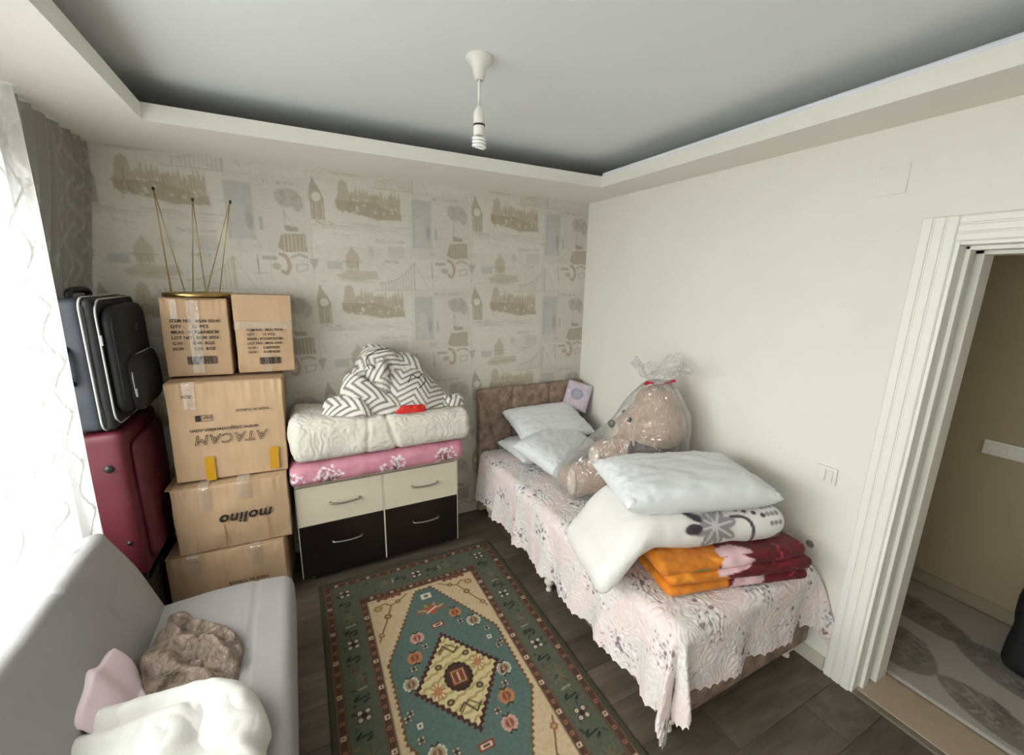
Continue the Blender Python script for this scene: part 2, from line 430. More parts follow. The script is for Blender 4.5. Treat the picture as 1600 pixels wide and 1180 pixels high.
    cv.poly(q([(1.03, 0.48), (1.085, 0.475), (1.07, 0.52), (1.055, 0.55), (1.04, 0.51)]), GRY, 0.7)
    cv.rect(0.08+du, 0.49+dv, 0.17+du, 0.54+dv, LIL, 0.7)
    # pavilion
    cv.poly(q([(0.19, 0.455), (0.215, 0.42), (0.232, 0.39), (0.25, 0.42), (0.275, 0.455), (0.27, 0.53), (0.195, 0.53)]), TAN2, 0.75)
    cv.line(q([(0.175, 0.49), (0.29, 0.49)]), 0.006, TAN, 0.8)
    for k in range(5): cv.line(q([(0.198+0.017*k, 0.49), (0.198+0.017*k, 0.54)]), 0.004, TAN, 0.8)
    cv.poly(q([(0.13, 0.575), (0.2, 0.54), (0.38, 0.545), (0.39, 0.59), (0.3, 0.605), (0.16, 0.6)]), TAN2, 0.6)
    for k in range(7):
        u0 = r.uniform(0.1, 0.3); cv.line(q([(u0, 0.57+0.007*k), (u0+0.15, 0.572+0.007*k)]), 0.003, TAN, 0.5)
    cv.text('Tower of London', 0.026, 0.38+du, 0.36+dv, GRY, 0.7, True, 0.3)
    cv.text('LONDON', 0.024, 0.42+du, 0.49+dv, TAN, 0.85, True)
    cv.rect(0.46+du, 0.38+dv, 0.57+du, 0.46+dv, (194, 190, 182), 0.7)
    cv.ell(0.35+du, 0.42+dv, 0.02, 0.03, LIL, 0.5)
    for k in range(70):
        u, v = r.uniform(0, tw), r.uniform(0, th); L2 = r.uniform(0.02, 0.09); cv.line(q([(u, v), (u+L2, v+r.uniform(-0.004, 0.004))]), 0.0026, GRY, r.uniform(0.2, 0.5))
    for k in range(26):
        u, v = r.uniform(0, tw), r.uniform(0, th); cv.line(q([(u, v), (u+r.uniform(-0.003, 0.003), v+r.uniform(0.03, 0.09))]), 0.0026, TAN, r.uniform(0.2, 0.45))
    for u0 in (0.0, 0.61, 0.765): cv.line(q([(u0, 0.0), (u0, th)]), 0.003, GRY, 0.35)
wrap_draw(paint_tile)
x0, x1 = XL-0.18, XR
nx, nz = 500, 380
U, V, F = grid(x0, x1, nx, 0, ZS+0.02, nz)
pc = cv.sample((U-0.125) % tw, (2.455-V) % th, True)
pc *= (1+0.035*fbm(U*2.2, V*2.2, 0.5)+0.05*noise(U*25, V*70, 2.0)+0.03*noise(U*90, V*90, 4.0))[:, None]
wb = mk('wall_back', np.stack([U, np.full_like(U, YB), V], 1), F[:, ::-1], mPaper, col=pc, smooth=False, kind='structure')
box('core', (XL-0.2, YB+0.002, 0), (XR+0.2, YB+0.2, ZC+0.1), mWall, wb)

# right wall with the doorway
DY0, DY1, DZ = -0.17, 0.70, 2.02          # clear opening
bm = bmesh.new()
add_box(bm, (XR, DY1+0.02, 0), (XR+0.22, YB+0.2, ZC+0.1)); add_box(bm, (XR, YF-0.2, 0), (XR+0.22, DY0-0.02, ZC+0.1))
add_box(bm, (XR, DY0-0.02, DZ+0.02), (XR+0.22, DY1+0.02, ZC+0.1))
bmo('wall_right', bm, mWall, kind='structure')
# left wall with window
WY0, WY1, WZ0, WZ1 = -0.62, 2.27, 0.80, 2.25
bm = bmesh.new()
add_box(bm, (XL-0.2, YF-0.2, 0), (XL, WY0, ZC+0.1)); add_box(bm, (XL-0.2, WY1, 0), (XL, YB, ZC+0.1))
add_box(bm, (XL-0.2, WY0, 0), (XL, WY1, WZ0)); add_box(bm, (XL-0.2, WY0, WZ1), (XL, WY1, ZC+0.1))
bmo('wall_left', bm, mWall, kind='structure')
box('wall_front', (XL-0.2, YF-0.2, 0), (XR+0.22, YF, ZC+0.1), mWall, kind='structure')
win = thing('window_1', (XL-0.1, (WY0+WY1)/2, WZ0), kind='structure')
def wbar(n, y0, y1, z0, z1, t=0.035, m=mTrim, p=win):
    c = win.location; return box(n, (-t, y0-c.y, z0-c.z), (t, y1-c.y, z1-c.z), m, p, 0.004)
wbar('frame', WY0, WY1, WZ0, WZ0+0.06); wbar('frame', WY0, WY1, WZ1-0.06, WZ1)
for yy in (WY0, (WY0+WY1)/2-0.04, WY1-0.06): wbar('frame', yy, yy+0.06, WZ0+0.06, WZ1-0.06)
mPane = film('window_glass', 0.96, (0.97, 0.99, 0.98), 0.02, (2, 0.0, 0.001), 1.0)
wbar('pane', WY0+0.06, (WY0+WY1)/2-0.04, WZ0+0.06, WZ1-0.06, 0.004, mPane)
wbar('pane', (WY0+WY1)/2+0.02, WY1-0.06, WZ0+0.06, WZ1-0.06, 0.004, mPane)
box('window_sill', (XL-0.02-win.location.x, WY0-win.location.y, -0.03), (0.16, WY1-win.location.y, 0.0), mTrim, win, 0.004)

# ceiling: flat field high up, dropped cove around it with an upstanding lip
ce = box('ceiling', (XL-0.2, YF-0.2, ZC), (XR+0.22, YB+0.2, ZC+0.1), mCeil, kind='structure')
FYF = YF+0.5
bm = bmesh.new()
LT = 0.025; ZL = ZS+0.07
add_box(bm, (XL, YF, ZS), (FXL-LT, YB, ZS+0.02)); add_box(bm, (FXR+LT, YF, ZS), (XR, YB, ZS+0.02))
add_box(bm, (FXL-LT, FYB+LT, ZS), (FXR+LT, YB, ZS+0.02)); add_box(bm, (FXL-LT, YF, ZS), (FXR+LT, FYF-LT, ZS+0.02))
bmo('cove_soffit', bm, mSoff, ce)
for n, lo, hi in (('cove_fascia', (FXL-LT, FYF, ZS), (FXL, FYB, ZL)), ('cove_fascia', (FXR, FYF, ZS), (FXR+LT, FYB, ZL)),
                  ('cove_fascia', (FXL-LT, FYB, ZS), (FXR+LT, FYB+LT, ZL)), ('cove_fascia', (FXL-LT, FYF-LT, ZS), (FXR+LT, FYF, ZL))):
    box(n, (lo[0], lo[1], lo[2]), (hi[0], hi[1], hi[2]), mSoff, ce)
mLed = M('white_cove_profile', rgb(238, 240, 248), 0.4)
tube('cove_profile', [(FXR+0.016, FYF, ZL+0.011), (FXR+0.016, FYB, ZL+0.011)], 0.011, mLed, ce, 10)
# skirtings
box('baseboard_back', (XL, YB-0.014, 0), (XR, YB, 0.075), mBase, kind='structure', bev=0.003)
box('baseboard_right', (XR-0.014, 0.83, 0), (XR, YB-0.016, 0.075), mBase, kind='structure', bev=0.003)

# door frame (no leaf in view): fluted casing, jamb with rebate, strike plate, stone threshold
dr = thing('door_1', (XR, DY1, 0), kind='structure')
L_ = lambda x, y, z: (x-XR, y-DY1, z)
def fluted(name, yA, yB_, zA, zB, horiz):
    bm = bmesh.new(); add_box(bm, L_(XR-0.018, min(yA, yB_), zA), L_(XR-0.0005, max(yA, yB_), zB), 0.003)
    n = 3
    for k in range(n):
        if horiz:
            h = (zB-zA)/n; add_box(bm, L_(XR-0.0225, min(yA, yB_), zA+k*h+0.0025), L_(XR-0.016, max(yA, yB_), zA+(k+1)*h-0.0025), 0.004)
        else:
            h = (yB_-yA)/n; add_box(bm, L_(XR-0.0225, yA+k*h+0.0025, zA), L_(XR-0.016, yA+(k+1)*h-0.0025, zB), 0.004)
    return bmo(name, bm, mTrim, dr)
fluted('casing', DY1+0.012, DY1+0.122, 0, 2.125, False)
fluted('casing', DY0-0.122, DY0-0.012, 0, 2.125, False)
fluted('casing', DY0-0.012, DY1+0.012, DZ+0.012, 2.125, True)
bm = bmesh.new()
add_box(bm, L_(XR-0.012, DY1, 0), L_(XR+0.22, DY1+0.02, DZ+0.02), 0.003)
add_box(bm, L_(XR+0.045, DY1-0.016, 0), L_(XR+0.095, DY1, DZ), 0.004)
add_box(bm, L_(XR+0.14, DY1-0.028, 0), L_(XR+0.235, DY1, DZ), 0.004)
bmo('jamb', bm, mTrim, dr)
bm = bmesh.new()
add_box(bm, L_(XR-0.012, DY0-0.02, 0), L_(XR+0.22, DY0, DZ+0.02), 0.003); add_box(bm, L_(XR+0.14, DY0, 0), L_(XR+0.235, DY0+0.028, DZ), 0.004)
bmo('jamb', bm, mTrim, dr)
bm = bmesh.new()
add_box(bm, L_(XR-0.012, DY0, DZ), L_(XR+0.22, DY1, DZ+0.02), 0.003); add_box(bm, L_(XR+0.14, DY0, DZ-0.028), L_(XR+0.235, DY1, DZ), 0.004); add_box(bm, L_(XR+0.045, DY0, DZ-0.016), L_(XR+0.095, DY1, DZ), 0.004); add_box(bm, L_(XR+0.2, DY0-0.03, DZ-0.02), L_(XR+0.235, DY1+0.03, DZ+0.06))
bmo('jamb_head', bm, mTrim, dr)
box('strike_plate', L_(XR+0.1, DY1-0.004, 0.93), L_(XR+0.125, DY1+0.001, 1.10), M('strike_steel', rgb(110, 106, 96), 0.35, metal=1.0), dr, 0.002)
mThr = M('beige_stone', rgb(176, 158, 136), 0.45, var=(30, 0.06))
box('threshold', L_(XR+0.022, DY0-0.02, -0.02), L_(XR+0.245, DY1+0.002, 0.012), mThr, dr, 0.003)
mStrip = M('grey_edge_strip', rgb(118, 110, 96), 0.45)
box('threshold_strip', L_(XR-0.012, DY0, -0.004), L_(XR+0.022, DY1, 0.010), mStrip, dr, 0.003)

# hallway
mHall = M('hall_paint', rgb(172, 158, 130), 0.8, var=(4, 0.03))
XH, YH = 3.5, 1.05
box('floor_hall', (XR+0.2, -1.2, -0.06), (XH+0.1, YH+0.1, 0.0), mThr, kind='structure')
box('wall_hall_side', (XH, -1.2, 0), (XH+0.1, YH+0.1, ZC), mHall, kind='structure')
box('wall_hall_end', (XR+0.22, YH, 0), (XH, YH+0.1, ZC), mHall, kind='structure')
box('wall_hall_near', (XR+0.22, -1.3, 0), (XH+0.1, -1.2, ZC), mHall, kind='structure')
box('ceiling_hall', (XR+0.2, -1.3, ZC-0.05), (XH+0.1, YH+0.1, ZC+0.1), mCeil, kind='structure')
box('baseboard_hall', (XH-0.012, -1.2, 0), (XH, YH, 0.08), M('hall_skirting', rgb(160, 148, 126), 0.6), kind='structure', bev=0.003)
# hallway runner: pale grey with darker scribbled lozenges
RX0, RX1, RY0, RY1 = XR+0.27, XH-0.04, -0.9, YH-0.03
cr = Canvas(RX0, RX1, RY0, RY1, 0.005, (172, 167, 160))
r = random.Random(5)
def lozenge(cx, cy, hx, hy, c):
    P = [(cx+hx*math.cos(t)*abs(math.cos(t))**0.3+0.05*math.sin(t), cy+hy*math.sin(t)) for t in np.linspace(0, 2*PI, 24)[:-1]]
    cr.poly(P, c, 0.75)
    for k in range(60):
        a = r.uniform(-0.8, 0.8); b = r.uniform(-0.8, 0.8)
        if abs(a)+abs(b) > 1.0: continue
        x, y = cx+hx*a, cy+hy*b; t = r.uniform(0.5, 1.1)
        cr.line([(x, y), (x+0.06*math.cos(t), y-0.03*math.sin(t)), (x+0.08*math.cos(t), y+0.02)], 0.007, (92, 86, 78) if k % 2 else (170, 166, 160), 0.6)
for (cx, cy, hx, hy) in ((2.72, 0.73, 0.16, 0.17), (3.12, 0.8, 0.12, 0.26), (2.62, 0.36, 0.1, 0.2), (3.0, 0.38, 0.13, 0.24), (2.85, -0.05, 0.16, 0.2), (3.3, 0.1, 0.1, 0.24), (2.6, -0.35, 0.12, 0.22), (3.1, -0.5, 0.14, 0.24)):
    lozenge(cx, cy, hx, hy, (118, 112, 104))
U, V, F = grid(RX0, RX1, 130, RY0, RY1, 240)
hz = 0.012+0.001*noise(U*90, V*90)
edge = (np.abs(U-(RX0+RX1)/2) > (RX1-RX0)/2-1e-6) | (np.abs(V-(RY0+RY1)/2) > (RY1-RY0)/2-1e-6); hz[edge] = 0.001
mk('runner_rug', np.stack([U, V, hz], 1), F, M('runner_pile', attr=True, rough=0.95, bump=(300, 0.5, 0.003)), col=cr.sample(U, V),
   label='pale grey runner rug with dark scribbled lozenges on the hallway floor', cat='rug')
# wide switch plate on the hallway wall
sp = thing('hall_switch_panel', (XH, 0.64, 0.985), label='long white multi gang switch panel on the dim hallway wall', cat='switch')
box('frame', (-0.014, -0.17, -0.042), (-0.0005, 0.17, 0.042), mPlas, sp, 0.004)
for k in range(4): box('rocker', (-0.020, -0.155+k*0.079, -0.028), (-0.012, -0.155+k*0.079+0.07, 0.028), mPlas, sp, 0.003)
# dark bag standing in the hallway at the picture's edge
mBagB = M('black_nylon', rgb(20, 22, 24), 0.6, bump=(200, 0.3, 0.002))
bg_ = thing('upright_bag', (3.13, 0.29, 0.012), label='black soft bag standing on the hallway runner rug', cat='bag')
slab('body', (-0.15, -0.16, 0), (0.15, 0.16, 0.50), 0.07, (10, 10, 14), mBagB, bg_, deform=lambda P, N: P+N*(0.012*noise(P[:, 0]*9, P[:, 1]*9, P[:, 2]*9))[:, None]*(P[:, 2:3] > 0.03))
tube('handle', crom([(-0.06, 0.06, 0.48), (-0.06, 0.05, 0.60), (0.06, 0.05, 0.60), (0.06, 0.06, 0.48)], 8), 0.012, mBagB, bg_)

# switch, socket, junction cover on the right wall
sw = thing('light_switch', (XR, 0.975, 0.99), label='white double rocker light switch on the wall beside the door frame', cat='switch')
box('plate', (-0.012, -0.043, -0.042), (-0.0003, 0.043, 0.042), mPlas, sw, 0.004)
for s in (-1, 1):
    bm = bmesh.new(); add_box(bm, (-0.019, -0.029 if s < 0 else 0.002, -0.029), (-0.011, -0.002 if s < 0 else 0.029, 0.029), 0.002)
    bmesh.ops.rotate(bm, cent=(-0.013, 0, 0), matrix=Matrix.Rotation(rad(4*s), 3, 'Y'), verts=bm.verts); bmo('rocker', bm, mPlas, sw)
so = thing('power_socket', (XR, 0.985, 0.615), label='white single power socket low on the wall beside the bed', cat='socket')
box('plate', (-0.012, -0.043, -0.042), (-0.0003, 0.043, 0.042), mPlas, so, 0.004)
n = 24; V = []
for rr, xx in ((0.027, -0.0125), (0.024, -0.016), (0.021, -0.0155), (0.019, -0.0125), (0.0, -0.0125)):
    V += [(xx, rr*math.cos(2*PI*k/n), rr*math.sin(2*PI*k/n)) for k in range(n)]
mk('ring', V, gridF(5, n, False, True), mPlas, so)
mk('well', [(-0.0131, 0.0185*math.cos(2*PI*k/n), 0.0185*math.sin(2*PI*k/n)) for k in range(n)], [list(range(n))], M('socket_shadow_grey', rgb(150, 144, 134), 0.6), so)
for s in (-1, 1):
    mk('pin_hole', [(-0.0135, s*0.009+0.003*math.cos(2*PI*k/10), 0.003*math.sin(2*PI*k/10)) for k in range(10)], [list(range(10))], mDark, so)
jc = thing('junction_cover', (XR, 0.952, 2.288), label='square blank junction box cover painted into the wall above the door', cat='wall cover')
box('plate', (-0.006, -0.054, -0.056), (-0.0003, 0.054, 0.056), mWall, jc, 0.002)
for a in (-1, 1):
    lathe('screw', [(0.0, 0.0075), (0.003, 0.0075), (0.004, 0.006)], mTrim, jc, 10).matrix_local = Matrix.Translation((0, a*0.044, 0.046)) @ Matrix.Rotation(-PI/2, 4, 'Y')

# pendant: ceiling cup, cord, lampholder, spiral bulb (switched off)
LX, LY = 0.688, 1.66
pl = thing('pendant_light', (LX, LY, ZC), label='bare spiral energy saving bulb on a short white ceiling pendant', cat='lamp')
mBulb = M('bulb_glass', rgb(245, 245, 240), 0.2)
lathe('ceiling_cup', [(0.05, -0.0005), (0.05, -0.008), (0.046, -0.016), (0.034, -0.03), (0.026, -0.05), (0.021, -0.075), (0.018, -0.09), (0.008, -0.09)], mPlas, pl, 28)
lathe('cord', [(0.006, -0.085), (0.006, -0.205)], mPlas, pl, 10)
lathe('lampholder', [(0.007, -0.195), (0.014, -0.203), (0.02, -0.218), (0.0215, -0.24), (0.0215, -0.268), (0.0, -0.268)], mPlas, pl, 24)
lathe('gasket', [(0.0215, -0.267), (0.023, -0.268), (0.023, -0.274), (0.0215, -0.275)], mDark, pl, 24)
bu = lathe('bulb_base', [(0.0215, -0.274), (0.0215, -0.288), (0.022, -0.305), (0.018, -0.312), (0.0, -0.313)], mPlas, pl, 24)
sp_ = []
for t in np.linspace(0, 1, 90):
    a = t*3*2*PI; sp_.append((0.021*math.cos(a), 0.021*math.sin(a), -0.318-0.044*t))
sp_ = [(0.012, 0, -0.305), (0.016, 0, -0.313)]+sp_+[(0.01, 0.002, -0.362), (-0.012, -0.002, -0.362), (-0.014, 0, -0.31)]
tube('bulb_spiral', sp_, 0.0068, mBulb, pl, 8)
pl.scale = (1, 1, 0.85)

# ================================================================ curtains
cc = Canvas(-0.8, 3.4, 0, 2.6, 0.004, (0, 0, 0))
r = random.Random(8)
for k in range(46):
    c0 = -0.75+k*0.092; ph = r.uniform(0, 6)
    zz = np.linspace(0, 2.55, 300); amp = 0.024
    cc.line(np.stack([c0+amp*np.sin(zz*2*PI/0.21+ph)+0.006*np.sin(zz*9), zz], 1), 0.0085, (255, 255, 255), 1.0)
    cc.line(np.stack([c0-amp*0.9*np.sin(zz*2*PI/0.21+ph+0.5), zz], 1), 0.006, (200, 200, 200), 0.7)
    z = r.uniform(0, 0.2)
    while z < 2.5:
        for a in range(5):
            t = a*2*PI/5; cc.ell(c0+0.035+0.012*math.cos(t), z+0.012*math.sin(t), 0.008, 0.005, (230, 230, 230), 0.9, t)
        z += 0.21
def tulle(name, clear, tc_=(0.80, 0.80, 0.80), dc_=(0.80, 0.79, 0.78)):
    m = bpy.data.materials.new(name); m.use_nodes = True; N = m.node_tree.nodes; L = m.node_tree.links
    N.remove(N['Principled BSDF']); out = N['Material Output']
    tr = N.new('ShaderNodeBsdfTransparent'); tl = N.new('ShaderNodeBsdfTranslucent'); tl.inputs[0].default_value = (*tc_, 1)
    df = N.new('ShaderNodeBsdfDiffuse'); df.inputs[0].default_value = (*dc_, 1)
    m0 = N.new('ShaderNodeMixShader'); m0.inputs[0].default_value = 0.5
    L.new(tl.outputs[0], m0.inputs[1]); L.new(df.outputs[0], m0.inputs[2])
    at = N.new('ShaderNodeAttribute'); at.attribute_name = 'Col'
    mr = N.new('ShaderNodeMapRange'); mr.inputs['To Min'].default_value = 1-clear; mr.inputs['To Max'].default_value = 0.995
    L.new(at.outputs['Fac'], mr.inputs['Value'])
    m1 = N.new('ShaderNodeMixShader'); L.new(mr.outputs[0], m1.inputs[0]); L.new(tr.outputs[0], m1.inputs[1]); L.new(m0.outputs[0], m1.inputs[2])
    mr2 = N.new('ShaderNodeMapRange'); mr2.inputs['To Min'].default_value = 0.42; mr2.inputs['To Max'].default_value = 0.99
    L.new(at.outputs['Fac'], mr2.inputs['Value']); L.new(mr2.outputs[0], m0.inputs[0])
    L.new(m1.outputs[0], out.inputs['Surface']); return m
mTul = tulle('white_tulle', 0.36); mTulShade = tulle('shade_tinted_tulle', 0.12, (0.30, 0.285, 0.26), (0.42, 0.40, 0.37))  # rear length: same tulle, its lack of backlight put into darker, denser cloth
def curtain(name, y0, y1, xf, nu, nv, label, mat, hem=0.03):
    Y, T, F = grid(y0, y1, nu, 0.0, 1.0, nv)
    z0 = 0.03+(hem-0.03)*sstep(2.175, 2.15, Y)+(0.012*np.sin(Y*31) if hem > 0.1 else 0)*sstep(2.175, 2.15, Y); Z = z0+(ZS-0.005-z0)*T
    X = xf(Y, Z)
    c = cc.sample(Y*1.0, Z)**0.5
    return mk(name, np.stack([X, Y, Z], 1), F, mat, col=c, label=label, cat='curtain')
def xf1(Y, Z):
    amp = 0.014+0.012*sstep(0.2, 2.4, Z)
    pl_ = np.sin(Y*2*PI/0.155+0.8*np.sin(Y*5)+0.4*np.sin(Z*2))+0.4*np.sin(Y*2*PI/0.07+1.5*np.sin(Z*1.3))
    push = sstep(2.1, 1.4, Y)*sstep(1.6, 0.86, Z)
    return -0.835+amp*pl_-0.12*push
def xf2(Y, Z):
    pl_ = np.sin(Y*2*PI/0.105+0.6*np.sin(Z*1.5))+0.5*np.sin(Y*2*PI/0.047+Z)
    return -0.85-0.10*sstep(2.49, 1.6, Z)+0.013*pl_
curtain('tulle_curtain', -0.6, 2.31, xf1, 520, 420, 'long white embroidered tulle curtain glowing in front of the window', mTul, 0.825)
curtain('tulle_curtain', 2.335, 2.955, xf2, 110, 200, 'short tulle curtain length coloured darker for shade in the corner behind the suitcases', mTulShade)

# ================================================================ rug
RW, RL, RCX, RCY = 1.14, 1.90, 0.555, 1.583
hx, hy = RW/2, RL/2
GRN, BRN, CRM, TEAL, ORG, DKR = (68, 68, 56), (78, 58, 48), (184, 164, 132), (84, 101, 94), (164, 114, 80), (70, 40, 38)
rg = Canvas(-hx, hx, -hy, hy, 0.0025, GRN)
r = random.Random(2)
rg.rect(-hx+0.028, -hy+0.028, hx-0.028, hy-0.028, BRN)
for a, c in ((0.032, (120, 92, 70)), (0.064, (120, 92, 70))): rg.line([(-hx+a, -hy+a), (hx-a, -hy+a), (hx-a, hy-a), (-hx+a, hy-a), (-hx+a, -hy+a)], 0.004, c)
rg.rect(-hx+0.07, -hy+0.07, hx-0.07, hy-0.07, (84, 88, 74))
b1 = 0.205; rg.rect(-hx+b1, -hy+b1+0.015, hx-b1, hy-b1-0.015, BRN)
b2 = 0.248; by = 0.27
rg.rect(-hx+b2, -hy+by, hx-b2, hy-by, CRM)
for a, d in ((0.209, 0.224), (0.243, 0.263)): rg.line([(-hx+a, -hy+d), (hx-a, -hy+d), (hx-a, hy-d), (-hx+a, hy-d), (-hx+a, -hy+d)], 0.004, (120, 92, 70))
def sq(x, y, s, c=(206, 190, 160), c2=(96, 54, 44)):
    rg.rect(x-s, y-s, x+s, y+s, c, 0.9); rg.rect(x-s*0.5, y-s*0.5, x+s*0.5, y+s*0.5, c2)
def flower4(x, y, s, c=(214, 204, 178), d=(48, 32, 30)):
    rg.ell(x, y, s*0.5, s*0.5, d, 0.8)
    for a in range(4):
        t = PI/4+a*PI/2; px_, py_ = x+s*math.cos(t), y+s*math.sin(t); rg.ell(px_, py_, s*0.55, s*0.55, d, 0.9)
        rg.ell(px_, py_, s*0.38, s*0.38, c); rg.ell(px_, py_, s*0.14, s*0.14, (110, 60, 50))
for side in (-1, 1):
    for off, q_ in ((0.048, 0), (0.2265, 1)):
        n = 27
        for k in range(n):
            y = -hy+off+0.06+(2*hy-2*off-0.12)*k/(n-1)
            sq(side*(hx-off), y, 0.0085 if k % 3 else 0.0105, (206, 190, 160) if k % 3 == 0 else (150, 112, 84), (90, 50, 40))
        n = 16
        for k in range(n):
            x = -hx+off+0.05+(2*hx-2*off-0.1)*k/(n-1)
            sq(x, side*(hy-off-(0.015 if q_ else 0)), 0.0085, (206, 190, 160) if k % 3 == 0 else (150, 112, 84), (90, 50, 40))
def sprig(x, y, c=(38, 46, 40)):
    rg.line([(x-0.03, y), (x+0.03, y+0.01)], 0.008, c); rg.ell(x-0.02, y+0.015, 0.016, 0.006, c, 1, 0.6); rg.ell(x+0.02, y-0.012, 0.016, 0.006, c, 1, 0.6)
def rosette(x, y, s, c):
    for k in range(10):
        t = k*PI/5; rg.line([(x, y), (x+s*math.cos(t), y+s*1.3*math.sin(t))], 0.005, c, 0.7)
    rg.ell(x, y, s*0.5, s*0.6, c, 0.35)
for side in (-1, 1):
    X0 = side*(hx-0.138)
    for k, y in enumerate(np.linspace(-hy+0.14, hy-0.14, 5)):
        flower4(X0, y, 0.024)
        if k < 4:
            sprig(X0, y+0.08); rosette(X0+0.005, y+0.2, 0.045, (112, 100, 78)); sprig(X0-0.01, y+0.31); rg.line([(X0-0.02, y+0.13), (X0+0.025, y+0.135)], 0.011, (150, 146, 116), 0.8)
    Y0 = side*(hy-0.145)
    flower4(0.0, Y0, 0.024)
    for s2 in (-1, 1):
        sprig(s2*0.1, Y0); rosette(s2*0.2, Y0, 0.04, (112, 100, 78)); rg.line([(s2*0.15, Y0-0.02), (s2*0.15, Y0+0.02)], 0.011, (150, 146, 116), 0.8)
rb = random.Random(77)
for side in (-1, 1):
    for k in range(46):
        y = -hy+0.1+k*(2*hy-0.2)/45; x = side*(hx-0.138)+rb.uniform(-0.05, 0.05); c = rb.choice([(60, 50, 42), (104, 92, 72), (94, 62, 50), (56, 66, 56)])
        rg.ell(x, y, rb.uniform(0.006, 0.02), rb.uniform(0.004, 0.009), c, 0.8, rb.uniform(0, 3))
    for k in range(24):
        x = -hx+0.1+k*(2*hx-0.2)/23; y = side*(hy-0.145)+rb.uniform(-0.05, 0.05); c = rb.choice([(60, 50, 42), (104, 92, 72), (94, 62, 50), (56, 66, 56)])
        rg.ell(x, y, rb.uniform(0.006, 0.02), rb.uniform(0.004, 0.009), c, 0.8, rb.uniform(0, 3))
# teal hexagon
hexp = [(-0.05, 0.655), (0.05, 0.655), (0.295, 0.205), (0.295, -0.205), (0.05, -0.655), (-0.05, -0.655), (-0.295, -0.205), (-0.295, 0.205)]
def ragged(P, st, am):
    out = []; n = len(P); k = 0
    for i in range(n):
        a, b = np.array(P[i]), np.array(P[(i+1) % n]); L = np.linalg.norm(b-a); m = max(2, int(L/st)); nn = np.array([b[1]-a[1], a[0]-b[0]])/L
        for j in range(m): out.append(a+(b-a)*j/m+nn*(am if (j % 2) else -am)); k += 1
    return out
rg.poly(ragged(hexp, 0.014, 0.006), (104, 74, 50)); rg.poly([(x*0.965, y*0.985) for x, y in hexp], TEAL)
dia = [(0, 0.285), (0.212, 0.0), (0, -0.285), (-0.212, 0.0)]
rg.poly(ragged(dia, 0.014, 0.007), DKR); D2 = [(x*0.9, y*0.9) for x, y in dia]; rg.poly(ragged(D2, 0.016, 0.006), (190, 174, 130))
for k in range(-7, 8):
    P = []
    for t in np.linspace(-0.2, 0.2, 30):
        y = k*0.045+0.3*t+0.006*math.sin(t*150)
        if abs(t)/0.186+abs(y)/0.25 < 1: P.append((t, y))
    if len(P) > 1: rg.line(P, 0.012, (140, 122, 82), 0.7)
def medal(x, y, s, c, ring=None, sx=1.0):
    for k in range(12):
        t = k*PI/6; rg.ell(x+s*0.85*sx*math.cos(t), y+s*0.85*math.sin(t), s*0.25, s*0.25, ring or c)
    rg.ell(x, y, s*sx*0.9, s*0.9, c); rg.ell(x, y, s*0.55*sx, s*0.6, (96, 52, 40), 0.7); rg.line([(x, y-s*0.4), (x, y+s*0.4)], s*0.22, c)
    for q in (-1, 1): rg.line([(x-s*0.4, y+q*s*1.2), (x, y+q*s*0.9), (x+s*0.4, y+q*s*1.2)], 0.006, (40, 26, 24))
for a in range(16):
    t = a*PI/8; rg.ell(0.055*math.cos(t), 0.065*math.sin(t), 0.016, 0.016, (52, 40, 32))
rg.ell(0, 0, 0.058, 0.068, (64, 46, 36)); rg.rect(-0.038, -0.042, 0.038, 0.042, (112, 62, 48)); rg.line([(-0.028, -0.032), (0.028, -0.032), (0.028, 0.032), (-0.028, 0.032), (-0.028, -0.032)], 0.004, (186, 160, 120)); rg.line([(0, -0.02), (0, 0.02)], 0.01, (196, 170, 130))
for x, y in ((0.11, 0.035), (-0.11, -0.035)): rosette(x, y, 0.036, (130, 60, 40)); rg.ell(x, y, 0.016, 0.02, ORG)
for x, y in ((0.0, 0.165), (0.0, -0.165)):
    rg.line([(x-0.05, y), (x-0.02, y+0.03), (x+0.02, y-0.03), (x+0.05, y)], 0.008, (70, 60, 40)); rg.line([(x-0.05, y-0.015), (x, y+0.035), (x+0.05, y-0.015)], 0.006, (88, 74, 48))
for x, y in ((0.075, 0.11), (-0.075, -0.11), (-0.075, 0.085), (0.075, -0.085)): rg.ell(x, y, 0.018, 0.016, (70, 60, 46)); rg.ell(x, y, 0.008, 0.007, (150, 130, 90))
WHT = (204, 198, 178); PNK = (182, 132, 116)
